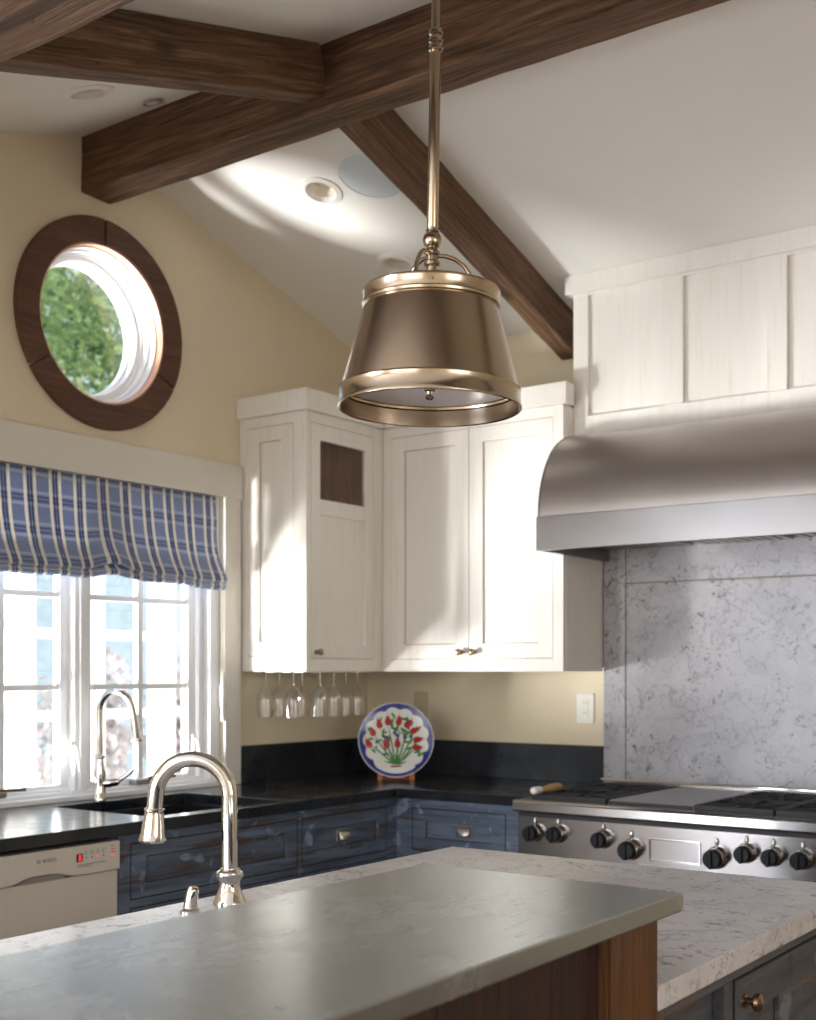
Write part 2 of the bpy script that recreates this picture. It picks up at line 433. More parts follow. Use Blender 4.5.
class MB:
    def __init__(self):
        self.v, self.f = [], []
    def add(self, vs_, fs):
        k = len(self.v)
        self.v += [tuple(p) for p in vs_]
        self.f += [tuple(i + k for i in f) for f in fs]
        return self
    def box(self, x0, x1, y0, y1, z0, z1):
        v = [(x, y, z) for x in (x0, x1) for y in (y0, y1) for z in (z0, z1)]
        return self.add(v, [(0, 1, 3, 2), (4, 6, 7, 5), (0, 4, 5, 1), (2, 3, 7, 6), (0, 2, 6, 4), (1, 5, 7, 3)])
    def fbox(self, F, u0, u1, v0, v1, n0, n1):
        v = [F(a, b, c) for a in (u0, u1) for b in (v0, v1) for c in (n0, n1)]
        return self.add(v, [(0, 1, 3, 2), (4, 6, 7, 5), (0, 4, 5, 1), (2, 3, 7, 6), (0, 2, 6, 4), (1, 5, 7, 3)])
    def ring(self, F, u0, u1, v0, v1, n0, n1, wu, wv0, wv1=None):
        """rectangular frame"""
        wv1 = wv0 if wv1 is None else wv1
        o = [(u0, v0), (u1, v0), (u1, v1), (u0, v1)]
        i = [(u0 + wu, v0 + wv0), (u1 - wu, v0 + wv0), (u1 - wu, v1 - wv1), (u0 + wu, v1 - wv1)]
        v = [F(*p, n0) for p in o] + [F(*p, n0) for p in i] + [F(*p, n1) for p in o] + [F(*p, n1) for p in i]
        f = []
        for k in range(4):
            j = (k + 1) % 4
            f += [(k, j, 4 + j, 4 + k), (8 + k, 12 + k, 12 + j, 8 + j), (k, 8 + k, 8 + j, j), (4 + k, 4 + j, 12 + j, 12 + k)]
        return self.add(v, f)
    def prism(self, pts, fn, a, b):
        """extrude a 2-D outline; fn(p, q, t) -> xyz"""
        n = len(pts)
        v = [fn(p, q, a) for p, q in pts] + [fn(p, q, b) for p, q in pts]
        f = [tuple(range(n)), tuple(range(2 * n - 1, n - 1, -1))]
        f += [(i, (i + 1) % n, n + (i + 1) % n, n + i) for i in range(n)]
        return self.add(v, f)
    def lathe(self, prof, n=32, c=(0, 0, 0), fn=None, close=False):
        """profile of (r, h) turned about +z (or mapped by fn)"""
        fn = fn or (lambda x, y, z: (c[0] + x, c[1] + y, c[2] + z))
        v, f, rows = [], [], []
        for r, h in prof:
            if r < 1e-6:
                rows.append([len(v)])
                v.append(fn(0, 0, h))
            else:
                rows.append([len(v) + k for k in range(n)])
                v += [fn(r * math.cos(2 * PI * k / n), r * math.sin(2 * PI * k / n), h) for k in range(n)]
        seq = list(zip(rows, rows[1:])) + ([(rows[-1], rows[0])] if close else [])
        for A, B in seq:
            for k in range(n):
                j = (k + 1) % n
                if len(A) == 1 and len(B) == 1:
                    continue
                if len(A) == 1:
                    f.append((A[0], B[k], B[j]))
                elif len(B) == 1:
                    f.append((A[k], B[0], A[j]))
                else:
                    f.append((A[k], B[k], B[j], A[j]))
        return self.add(v, f)
    def tube(self, pts, rad, n=14, cap=True):
        pts = [Vector(p) for p in pts]
        rs = rad if isinstance(rad, (list, tuple)) else [rad] * len(pts)
        t0 = (pts[1] - pts[0]).normalized()
        up = Vector((0, 0, 1)) if abs(t0.z) < 0.9 else Vector((1, 0, 0))
        nrm = t0.cross(up).normalized()
        v, f = [], []
        for i, p in enumerate(pts):
            t = (pts[min(i + 1, len(pts) - 1)] - pts[max(i - 1, 0)]).normalized()
            nrm = (nrm - t * nrm.dot(t)).normalized()
            b = t.cross(nrm)
            v += [p + (nrm * math.cos(2 * PI * k / n) + b * math.sin(2 * PI * k / n)) * rs[i] for k in range(n)]
        for i in range(len(pts) - 1):
            for k in range(n):
                j = (k + 1) % n
                f.append((i * n + k, i * n + j, (i + 1) * n + j, (i + 1) * n + k))
        if cap:
            f.append(tuple(range(n - 1, -1, -1)))
            f.append(tuple((len(pts) - 1) * n + k for k in range(n)))
        return self.add(v, f)

def plate(outer, holes, fn, t0, t1):
    """thick sheet with holes; outlines are 2-D loops; fn(p, q, t) -> xyz"""
    bm = bmesh.new()
    def loop(pts):
        vv = [bm.verts.new((p, q, 0)) for p, q in pts]
        return vv, [bm.edges.new((vv[i], vv[(i + 1) % len(vv)])) for i in range(len(vv))]
    loops = [loop(outer)] + [loop(h) for h in holes]
    es = [e for l in loops for e in l[1]]
    bmesh.ops.triangle_fill(bm, use_beauty=True, use_dissolve=False, edges=es)
    bm.verts.index_update()
    fs = [tuple(v.index for v in f.verts) for f in bm.faces]
    pts = [(v.co.x, v.co.y) for v in bm.verts]
    n = len(pts)
    mb = MB()
    mb.v = [tuple(fn(p, q, t0)) for p, q in pts] + [tuple(fn(p, q, t1)) for p, q in pts]
    mb.f = fs + [tuple(i + n for i in reversed(f)) for f in fs]
    for vv, _ in loops:
        ix = [v.index for v in vv]
        for i in range(len(ix)):
            a, b = ix[i], ix[(i + 1) % len(ix)]
            mb.f.append((a, b, b + n, a + n))
    bm.free()
    return mb

def circle(cx, cy, r, n=48, a0=0.0, a1=2 * PI, end=False):
    m = n + (1 if end else 0)
    return [(cx + r * math.cos(a0 + (a1 - a0) * k / n), cy + r * math.sin(a0 + (a1 - a0) * k / n)) for k in range(m)]

def obj(name, mb, mat, parent=None, smooth=False, bevel=0.0, seg=2, local=False, uv=None, label=None):
    me = bpy.data.meshes.new(name)
    me.from_pydata(mb.v, [], mb.f)
    bm = bmesh.new()
    bm.from_mesh(me)
    bmesh.ops.recalc_face_normals(bm, faces=bm.faces)
    if uv:
        lay = bm.loops.layers.uv.new('UVMap')
        bm.verts.index_update()
        for f in bm.faces:
            for l in f.loops:
                l[lay].uv = uv[l.vert.index]
    bm.to_mesh(me)
    bm.free()
    me.materials.append(M[mat] if isinstance(mat, str) else mat)
    if smooth:
        for p in me.polygons:
            p.use_smooth = True
        me.set_sharp_from_angle(angle=R(38))
    o = bpy.data.objects.new(name, me)
    COL.objects.link(o)
    if parent:
        o.parent = parent
        if not local:
            top, off = parent, Vector((0, 0, 0))
            while top is not None:
                if top.type == 'EMPTY':
                    off = Vector(top.location)
                top = top.parent
            if parent.type == 'EMPTY':
                o.matrix_parent_inverse = Matrix.Translation(-off)
    if bevel:
        bv = o.modifiers.new('bevel', 'BEVEL')
        bv.width = bevel
        bv.segments = seg
        bv.limit_method = 'ANGLE'
        bv.angle_limit = R(40)
    if label:
        o['label'] = label
    return o

def thing(name, label, cat, loc=(0, 0, 0), rot=(0, 0, 0), group=None, kind=None):
    o = bpy.data.objects.new(name, None)
    o.empty_display_size = 0.05
    COL.objects.link(o)
    o.location = loc
    o.rotation_euler = rot
    return tag(o, label, cat, group, kind)

def tag(o, label=None, cat=None, group=None, kind=None):
    if label: o['label'] = label
    if cat: o['category'] = cat
    if group: o['group'] = group
    if kind: o['kind'] = kind
    return o

def copy_tree(o, parent=None):
    c = o.copy()
    COL.objects.link(c)
    c.parent = parent
    for ch in list(o.children):
        copy_tree(ch, c)
    return c

# ------------------------------------------------------------------ room shell
RY, RZ, EZ, SL = -1.637, 3.343, 2.852, 0.30      # ridge line, eave height, pitch
NY = -3.274                                       # where the near slope ends in a flat ceiling
XR, YF = 6.2, -8.0
ceil_z = lambda y: min(EZ - SL * y, RZ + SL * (y - RY)) if y > NY else EZ
tag(obj('floor', MB().box(-0.15, XR + .15, YF - .15, 0.15, -0.1, 0.0), 'floor'), 'oak board floor of the kitchen', 'floor', kind='structure')

WIN = (-2.38, -0.98, 0.925, 2.095)
RWC, RWR = (-1.613, 2.66), 0.288
outer = [(0.15, 0), (0.15, EZ + .12 - SL * .15), (RY, RZ + .15), (NY, EZ + .15), (YF - .15, EZ + .15), (YF - .15, 0)]
outer = [(0.15, 0), (0.15, EZ - SL * .15 + .06), (RY, RZ + .06), (NY, EZ + .06), (YF - .15, EZ + .06), (YF - .15, 0)]
holes = [[(WIN[0], WIN[2]), (WIN[1], WIN[2]), (WIN[1], WIN[3]), (WIN[0], WIN[3])], circle(*RWC, RWR, 64),
         [(-5.95, 0.05), (-5.37, 0.05), (-5.37, 2.3), (-5.95, 2.3)], [(-6.91, 0.05), (-6.33, 0.05), (-6.33, 2.3), (-6.91, 2.3)]]
tag(obj('wall_left', plate(outer, holes, lambda p, q, t: (t, p, q), 0.0, -0.15), 'wall'), 'cream gable wall with the sink window and the round window', 'wall', kind='structure')
tag(obj('wall_back', MB().box(0, XR, 0.0, 0.15, 0, EZ + .02), 'wall'), 'cream back wall behind the range', 'wall', kind='structure')
tag(obj('wall_right', plate([(0.15, 0), (0.15, EZ - SL * .15 + .06), (RY, RZ + .06), (NY, EZ + .06), (YF - .15, EZ + .06), (YF - .15, 0)], [[(-5.1, 1.05), (-3.3, 1.05), (-3.3, 2.35), (-5.1, 2.35)]], lambda p, q, t: (t, p, q), XR, XR + .15), 'wall'),
    'cream wall on the right side of the room', 'wall', kind='structure')
tag(obj('wall_front', plate([(0, 0), (XR, 0), (XR, EZ + .06), (0, EZ + .06)], [[(1.1, .8), (4.1, .8), (4.1, 2.5), (1.1, 2.5)]], lambda p, q, t: (p, t, q), YF, YF - .15), 'wall'),
    'cream wall with wide window behind the camera', 'wall', kind='structure')

# ceiling: far slope (with two can holes and the speaker), near slope (one can), flat part
CANS_FAR = [(0.622, -1.092, 0.062), (0.617, -0.605, 0.062)]
CANS_NEAR = [(0.49, -2.075, 0.062)]
fk = 1 / math.sqrt(1 + SL * SL)
def far(p, q, t): return (p, q - t * SL * fk * -1 * 0 + t * SL * fk, EZ - SL * q + t * fk)
def near(p, q, t): return (p, q - t * SL * fk, RZ + SL * (q - RY) + t * fk)
def ell(cx, cy, r): return [(cx + r * math.cos(2 * PI * k / 40), cy + r * fk * math.sin(2 * PI * k / 40)) for k in range(40)]
ce = plate([(-.15, .16), (XR + .15, .16), (XR + .15, RY), (-.15, RY)], [ell(*c) for c in CANS_FAR], far, 0.0, 0.06)
c2 = plate([(-.15, RY), (XR + .15, RY), (XR + .15, NY), (-.15, NY)], [ell(*c) for c in CANS_NEAR], near, 0.0, 0.06)
ce.add(c2.v, c2.f)
ce.box(-.15, XR + .15, YF - .15, NY, EZ, EZ + .06)
tag(obj('ceiling', ce, 'ceiling'), 'white pitched ceiling of two slopes meeting at the ridge beam', 'ceiling', kind='structure')

def slope_fn(kind, x, y):
    """local frame hanging under a ceiling slope: z+ points down out of the ceiling"""
    if kind == 'far':
        n = Vector((0, -SL, -1)).normalized(); z = EZ - SL * y
    else:
        n = Vector((0, SL, -1)).normalized(); z = RZ + SL * (y - RY)
    a = Vector((1, 0, 0)); b = n.cross(a)
    o = Vector((x, y, z))
    return lambda p, q, h: tuple(o + a * p + b * q + n * h)

can_labels = ['white round recessed light beside the round speaker grille', 'white round recessed light lower on the slope behind the pendant', 'white recessed light half hidden above the upper left rafter']
for (x, y, r), kind, lb in zip(CANS_FAR + CANS_NEAR, ('far', 'far', 'near'), can_labels):
    fn = slope_fn(kind, x, y)
    t = thing('recessed_light', lb, 'ceiling light', fn(0, 0, 0), group='recessed ceiling lights')
    obj('trim_ring', MB().lathe([(r - .004, -.012), (r + .021, .0), (r + .019, .005), (r - .002, .007), (r - .008, -.012)], 40, fn=fn, close=True), 'white_plastic', t, True)
    obj('reflector', MB().lathe([(r - .003, 0), (r - .003, -.012), (r - .012, -.05), (0, -.052)], 40, fn=fn), 'can_inner', t, True)
fn = slope_fn('far', 0.865, -1.096)
t = thing('ceiling_speaker', 'large round pale grey speaker grille in the far ceiling slope', 'speaker', fn(0, 0, 0))
obj('rim', MB().lathe([(.125, .0), (.134, .0), (.132, .006), (.123, .006)], 56, fn=fn, close=True), 'white_plastic', t, True)
obj('grille', MB().lathe([(.124, .0005), (.123, .004), (.09, .0075), (0, .009)], 56, fn=fn), 'speaker', t, True)
fn = slope_fn('near', 0.465, -1.789)
t = thing('ceiling_sensor', 'small dark rimmed round sensor on the near ceiling slope', 'sensor', fn(0, 0, 0))
obj('housing', MB().lathe([(.034, .0), (.034, .008), (.028, .010), (.026, .006)], 32, fn=fn), 'pewter', t, True)
obj('lens', MB().lathe([(.0265, .003), (.02, .008), (0, .010)], 32, fn=fn), 'white_plastic', t, True)

# ------------------------------------------------------------------ beams (built along local x)
def beam(name, label, length, wdt, hgt, loc, rot, cut=None):
    nx = max(8, int(length / 0.12))
    v, f = [], []
    ph = random.random() * 10
    prof = []
    k = 3
    for i in range(k): prof.append((-wdt / 2 + wdt * i / k, -hgt / 2))
    for i in range(k): prof.append((wdt / 2, -hgt / 2 + hgt * i / k))
    for i in range(k): prof.append((wdt / 2 - wdt * i / k, hgt / 2))
    for i in range(k): prof.append((-wdt / 2, hgt / 2 - hgt * i / k))
    m = len(prof)
    for i in range(nx + 1):
        x = length * i / nx
        for j, (p, q) in enumerate(prof):
            jit = 0.0022
            v.append((x, p + random.uniform(-jit, jit), q + (random.uniform(-jit, jit) if q < hgt / 2 - .001 else 0) + .002 * math.sin(ph + x * 3.1)))
    for i in range(nx):
        for j in range(m):
            j2 = (j + 1) % m
            f.append((i * m + j, i * m + j2, (i + 1) * m + j2, (i + 1) * m + j))
    f.append(tuple(range(m)))
    f.append(tuple(nx * m + j for j in range(m - 1, -1, -1)))
    mb = MB(); mb.v, mb.f = v, f
    o = obj(name, mb, 'beam', bevel=0.006)
    o.location = loc
    o.rotation_euler = rot
    return tag(o, label, 'beam')
RB = (-1.705, -1.569)
beam('ridge_beam', 'dark brown rough sawn ridge beam crossing the whole ceiling', XR, RB[1] - RB[0], 0.215, (0.0, (RB[0] + RB[1]) / 2, 3.12 + 0.1075), (0, 0, 0))
ang = math.atan(SL)
RW, RH = 0.085, 0.158
# far rafter: from ridge beam down to the back wall
def rafter(name, label, x, y0, y1, side):
    L = abs(y1 - y0) / math.cos(ang)
    mid = lambda y: (EZ - SL * y if side == 'far' else RZ + SL * (y - RY)) - (RH / 2 + .001) / math.cos(ang)
    rotz = R(90) if side == 'far' else R(-90)
    beam(name, label, L, RW, RH, (x, y0, mid(y0)), (0, ang, rotz))
rafter('rafter', 'reddish brown rafter running down the far slope to the white hood surround', 1.105, RB[1] + .0, -0.012, 'far')
rafter('rafter', 'dark rafter at upper left joining the near side of the ridge beam', 1.105, RB[0] - .0, -3.19, 'near')
beam('header_beam', 'nearest dark header beam cut off by the upper left corner', XR, 0.25, 0.312, (0.0, -3.325, 2.538 + 0.156), (0, 0, 0))

# ------------------------------------------------------------------ sink window
w1 = thing('window_1', 'white twin casement window above the sink', 'window', (-0.07, -1.68, WIN[2]), kind='structure')
G0, G1 = 0.965, 2.005            # glass heights
y0, y1, z0, z1 = WIN
# frame: outer frame ring, two stops, mullion
obj('window_frame', MB().ring(FX, y0, y1, z0, z1, -0.13, -0.012, 0.055, 0.022, 0.045), 'sash', w1, bevel=.003)
obj('inner_stop', MB().ring(FX, y0 + .055, y1 - .055, z0 + .022, z1 - .045, -0.105, -0.05, 0.022, 0.010, 0.02), 'sash', w1, bevel=.003)
obj('mullion', MB().fbox(FX, -1.715, -1.645, z0 + .022, z1 - .045, -0.12, -0.022), 'sash', w1, bevel=.003)
obj('mullion_stop', MB().fbox(FX, -1.697, -1.663, z0 + .022, z1 - .045, -0.024, -0.010), 'sash', w1, bevel=.003)
for (a, b) in ((-2.29, -1.707), (-1.653, -1.07)):
    s = obj('sash', MB().ring(FX, a, b, z0 + .026, z1 - .06, -0.098, -0.058, 0.044, 0.018, 0.04), 'sash', w1, bevel=.003)
    ga, gb = a + .044, b - .044
    gz0, gz1 = z0 + .044, z1 - .10
    um = (ga + gb) / 2
    obj('muntin', MB().fbox(FX, um - .014, um + .014, gz0, gz1, -0.09, -0.064), 'sash', s, bevel=.003)
    rows = [gz0, 1.324, 1.66, gz1]
    for zz in rows[1:3]:
        obj('muntin', MB().fbox(FX, ga, um - .014, zz - .011, zz + .011, -0.089, -0.065), 'sash', s, bevel=.003)
        obj('muntin', MB().fbox(FX, um + .014, gb, zz - .011, zz + .011, -0.089, -0.065), 'sash', s, bevel=.003)
    for i in range(3):
        for (p, q) in ((ga, um - .014), (um + .014, gb)):
            lo = rows[i] + (.011 if i else 0); hi = rows[i + 1] - (.011 if i < 2 else 0)
            obj('pane', MB().fbox(FX, p, q, lo, hi, -0.079, -0.075), 'pane', s)
# hardware
for yy in (-1.735, -1.13):
    lk = obj('sash_lock', MB().fbox(FX, yy - .010, yy + .010, 1.05, 1.13, -0.012, -0.002), 'white_plastic', w1, bevel=.003)
    obj('lever', MB().tube([(0.0, yy + .002, 1.115), (0.012, yy + .004, 1.10), (0.016, yy + .012, 1.04), (0.010, yy + .02, 1.02)], [.006, .007, .006, .004], 8), 'white_plastic', lk, True)
for yy in (-2.06, -1.36):
    c = obj('crank_cover', MB().fbox(FX, yy - .075, yy + .045, z0 + .022, z0 + .046, -0.05, -0.005), 'pewter', w1, bevel=.006)
    obj('crank_handle', MB().tube([(0.0, yy - .02, z0 + .046), (0.012, yy, z0 + .052), (0.014, yy + .085, z0 + .048), (0.02, yy + .10, z0 + .05)], [.006, .006, .005, .007], 8), 'bronze', c, True)
cl = obj('cord_cleat', MB().fbox(FX, -0.997, -0.984, 1.235, 1.33, -0.012, 0.004), 'white_plastic', w1, bevel=.004)
obj('cord_loop', MB().tube([(0.012, -0.992, 1.78), (0.014, -0.994, 1.40), (0.016, -0.99, 1.30), (0.016, -0.993, 1.22), (0.014, -0.988, 1.18)], [.002, .002, .012, .006, .011], 8), 'white_plastic', cl, True)

tr = thing('trim_1', 'painted casing boards around the sink window', 'trim', (0, -1.68, .93), kind='structure')
obj('casing_board', MB().box(0.001, 0.022, -0.981, -0.888, 0.9145, 2.098), 'trim', tr, bevel=.003)
obj('casing_board', MB().box(0.001, 0.022, -2.472, -2.379, 0.9145, 2.098), 'trim', tr, bevel=.003)
obj('header_board', MB().box(0.001, 0.026, -2.48, -0.880, 2.096, 2.236), 'trim', tr, bevel=.003)
obj('sill_board', MB().box(-0.015, 0.012, -2.379, -0.981, 0.9145, 0.934), 'sash', tr, bevel=.003)

# ------------------------------------------------------------------ round window
w2 = thing('window_2', 'round window in a dark wooden ring high on the gable wall', 'window', (0, RWC[0], RWC[1]), kind='structure')
segs = [(90.6, 212.6), (213.4, 332.6), (333.4, 449.4)]
RIN, ROUT = 0.292, 0.386
for a0, a1 in segs:
    ou = circle(*RWC, ROUT, 30, R(a0), R(a1), True)
    inn = circle(*RWC, RIN, 30, R(a0), R(a1), True)
    obj('casing_segment', MB().prism(ou + inn[::-1], lambda p, q, t: (t, p, q), 0.001, 0.028), 'ring_wood', w2, bevel=.004)
fnw = lambda x, y, z: (z, RWC[0] + x, RWC[1] + y)
obj('liner_edge', MB().lathe([(.2918, .020), (.2918, -.012), (.286, -.012), (.286, .022)], 64, fn=fnw, close=True), 'rim_wood', w2, True)
obj('liner', MB().lathe([(.2855, -.012), (.2855, -.15), (.262, -.15), (.262, -.075), (.272, -.072), (.272, -.045), (.280, -.042), (.280, -.012)], 64, fn=fnw, close=True), 'sash', w2, True)
obj('round_sash', MB().lathe([(.2615, -.085), (.2615, -.145), (.238, -.145), (.238, -.118), (.246, -.110), (.246, -.085)], 64, fn=fnw, close=True), 'sash', w2, True)
obj('pane', MB().lathe([(0, -.132), (.238, -.132)], 64, fn=fnw), 'pane', w2)

# ------------------------------------------------------------------ roman shade
def shade():
    t = thing('roman_shade', 'blue and cream plaid roman shade pulled halfway up', 'shade', (0.02, -1.68, 2.07))
    obj('headrail', MB().box(-0.008, 0.012, -2.372, -1.036, 2.062, 2.093), 'white_plastic', t, bevel=.002)
    a, b = -2.37, -1.034
    NU, prof = 110, []
    # (t along cloth, x out, z)
    base = [(0.0, 0.018, 2.092), (0.04, 0.019, 2.052), (0.10, 0.022, 1.992), (0.16, 0.024, 1.932), (0.22, 0.028, 1.872), (0.27, 0.036, 1.823),
            (0.305, 0.046, 1.790), (0.325, 0.052, 1.772), (0.336, 0.054, 1.761), (0.346, 0.050, 1.752), (0.358, 0.040, 1.748), (0.378, 0.024, 1.756), (0.41, 0.012, 1.784), (0.45, 0.008, 1.82)]
    fold = [(0.40, 0.008, 1.80), (0.43, 0.024, 1.770), (0.445, 0.040, 1.752), (0.456, 0.046, 1.741), (0.466, 0.044, 1.731), (0.478, 0.034, 1.724), (0.495, 0.018, 1.727), (0.52, 0.006, 1.745)]
    def sheet(rows, lower):
        mb = MB(); uv = []
        for i in range(NU + 1):
            s = i / NU
            y = a + (b - a) * s
            for tt, x, z in rows:
                k = max(0, (2.092 - z) / 0.36)
                pin = math.exp(-((y + 1.615) / 0.085) ** 2)
                lump = 0.006 * math.sin(y * 9 + 1) + 0.004 * math.sin(y * 23)
                sag = 0.010 * (1 - math.cos((y + 1.6) * 5)) * 0.5
                dz = ((0.034 if not lower else 0.016) * pin - sag + lump * .4) * k ** 2
                dx = (lump + 0.010 * pin * math.cos((y + 1.615) * 40)) * k ** 1.5
                edge = math.exp(-((y - b) / 0.06) ** 2)
                dx += 0.012 * edge * math.sin(k * 9) * k
                dy = 0.038 * k ** 2.2 * (0.5 + 0.5 * math.tanh((y + 1.72) * 9)) * math.exp(-((y + 1.40) / .42) ** 2) + 0.028 * k ** 2.2 * math.exp(-((y + 2.0) / .3) ** 2)
                dy += 0.008 * edge * (k ** 3) * (1 if not lower else 1.4)
                mb.v.append((x + dx, y + dy, z + dz))
                uv.append((y, tt))
        m = len(rows)
        for i in range(NU):
            for j in range(m - 1):
                mb.f.append((i * m + j, (i + 1) * m + j, (i + 1) * m + j + 1, i * m + j + 1))
        return mb, uv
    mb, uv = sheet(base, False)
    c = obj('cloth', mb, 'plaid', t, True, uv=uv)
    so = c.modifiers.new('thickness', 'SOLIDIFY'); so.thickness = 0.0015
    mb, uv = sheet(fold, True)
    c = obj('folded_hem', mb, 'plaid', t, True, uv=uv)
    so = c.modifiers.new('thickness', 'SOLIDIFY'); so.thickness = 0.0015
shade()

# ------------------------------------------------------------------ cabinet helpers
def knob(parent, F, u, v, n, r=0.0145, mat='bronze', name='knob'):
    o = F(u, v, n)
    N, U, V = F.n, F.u, F.v
    fn = lambda x, y, h: tuple(o + U * x + V * y + N * h)
    k = obj(name, MB().lathe([(r * .75, 0), (r * .72, .003), (r * .42, .006), (r * .40, .014), (r * .8, .018), (r, .023), (r * .92, .029), (r * .5, .033), (0, .034)], 20, fn=fn), mat, parent, True)
    return k

def cup_pull(parent, F, u, v, n, w_=0.062, h_=0.036, d=0.026):
    """half-shell bin pull: back plate, cup"""
    bp = obj('cup_pull', MB().fbox(F, u - w_ / 2 - .004, u + w_ / 2 + .004, v - h_ / 2 - .004, v + h_ / 2 + .006, n, n + .003), 'pewter', parent, bevel=.0015)
    mb = MB()
    NU, NV = 12, 8
    for i in range(NU + 1):
        a = PI * i / NU
        for j in range(NV + 1):
            b = (PI / 2) * j / NV
            uu = -math.cos(a) * w_ / 2
            prof = max(0.05, math.sin(a)) ** 0.45
            vv = h_ / 2 - h_ * (1 - math.cos(b)) * 1.0
            nn = d * math.sin(b) * prof
            mb.v.append(tuple(F(u + uu, v + vv, n + .003 + nn)))
    for i in range(NU):
        for j in range(NV):
            k = i * (NV + 1) + j
            mb.f.append((k, k + NV + 1, k + NV + 2, k + 1))
    c = obj('cup', mb, 'pewter', bp, True)
    so = c.modifiers.new('thickness', 'SOLIDIFY'); so.thickness = 0.002
    return bp

def shaker(name, parent, F, u0, u1, v0, v1, n0, th=0.02, wu=0.056, wv=0.062, mat='cab', recess=0.010, wv1=None, panel_mat=None):
    d = obj(name, MB().ring(F, u0, u1, v0, v1, n0, n0 + th, wu, wv, wv1), mat, parent, bevel=.0018)
    tv = wv if wv1 is None else wv1
    obj('panel', MB().fbox(F, u0 + wu, u1 - wu, v0 + wv, v1 - tv, n0, n0 + th - recess), panel_mat or mat, d)
    if True:
        obj('panel_outline', MB().ring(F, u0 + wu, u1 - wu, v0 + wv, v1 - tv, n0 + th - recess - .001, n0 + th - recess + .0012, .0026, .0026), 'glaze' if mat == 'cab' else 'reveal', d)  # glaze line on white doors, painted edge shade on the others
    if mat != 'cab':
        obj('reveal', MB().ring(F, u0 - .004, u1 + .004, v0 - .004, v1 + .004, n0 + .001, n0 + th - .0015, .0042, .0042), 'reveal', d)  # dark ring standing in for shade in the gap
    return d

def gap_line(parent, F, u0, u1, v0, v1, n0, wd=0.0036):
    """dark reveal around an inset door"""
    return obj('door_reveal', MB().ring(F, u0 - wd, u1 + wd, v0 - wd, v1 + wd, n0, n0 + .012, wd, wd), 'glaze', parent)

CD = 0.365                      # wall cabinet depth
ZB, ZT, ZC = 1.382, 2.43, 2.515 # bottom, body top, cornice top
# ------------------------------------------------------------------ wall cabinet on the gable wall
t = thing('wall_cabinet', 'white corner wall cabinet with a small glass pane over one door', 'cabinet', (0.18, -0.6, ZB))
YE = -0.876
b = MB()
b.box(0.002, CD - .022, YE + .018, YE + .036, ZB + .018, ZT)      # near gable side (behind the end panel)
b.box(0.002, CD - .022, YE + .036, -0.003, ZT - .018, ZT)
b.box(0.002, CD - .022, YE + .036, -0.003, ZB + .018, ZB + .034)
b.box(0.002, CD - .022, -0.36, -0.342, ZB + .034, ZT - .018)
obj('carcass', b, 'cab', t)
obj('interior_back', MB().box(0.003, 0.012, YE + .036, -0.36, ZB + .034, ZT - .018), 'inner_wood', t)
obj('interior_shelf', MB().box(0.012, CD - .05, YE + .036, -0.36, 2.032, 2.05), 'inner_wood', t)
obj('interior_side', MB().box(0.012, CD - .03, -0.372, -0.361, 2.05, ZT - .018), 'inner_wood', t)
# end panel facing the room
FE = Face((0, YE, 0), (1, 0, 0), (0, 0, 1), (0, -1, 0))
ep = shaker('end_panel', t, FE, 0.0465, 0.2965, 1.445, 2.386, -0.014, 0.014, 0.066, 0.06, recess=.007)
gap_line(t, FE, 0.0465, 0.2965, 1.445, 2.386, -0.0145)
obj('end_frame', MB().ring(FE, 0.002, CD - .0225, ZB, ZT, -0.018, 0.0, 0.044, 0.061, 0.042), 'cab', t, bevel=.0015)
# face frame + door
FD = Face((CD, 0, 0), (0, 1, 0), (0, 0, 1), (1, 0, 0))
obj('face_frame', MB().ring(FD, YE, -CD, ZB, ZT, -0.022, 0.0, 0.030, 0.052, 0.042).fbox(FD, -0.43, -CD - .03, ZB + .052, ZT - .042, -.022, 0.0), 'cab', t, bevel=.0015)
da, db, dz0, dz1 = -0.8445, -0.4335, 1.4365, 2.3855
d = obj('door', MB().ring(FD, da, db, dz0, dz1, -0.019, 0.001, 0.056, 0.058, 0.064).fbox(FD, da + .056, db - .056, 2.019, 2.082, -0.019, 0.001), 'cab', t, bevel=.0015)
obj('panel', MB().fbox(FD, da + .056, db - .056, dz0 + .058, 2.019, -.019, -.008), 'cab', d)
obj('pane', MB().fbox(FD, da + .056, db - .056, 2.082, dz1 - .064, -.012, -.009), 'cab_glass', d)
knob(d, FD, -0.815, 1.461, 0.001)
gap_line(t, FD, da, db, dz0, dz1, -0.0145)
cor = MB()
cor.box(0.002, CD + .020, YE - .020, YE, ZT, ZC)
cor.box(CD, CD + .020, YE, -CD - .020, ZT, ZC)
cor.box(0.002, CD, YE, -.003, ZC - .02, ZC)
obj('cornice', cor, 'cab', t, bevel=.002)
for xr in (0.066, 0.134, 0.226, 0.294):
    obj('hanging_rail', MB().box(xr - .022, xr + .022, YE + .04, -0.375, ZB - .004, ZB + .004), 'cab', t, bevel=.001)
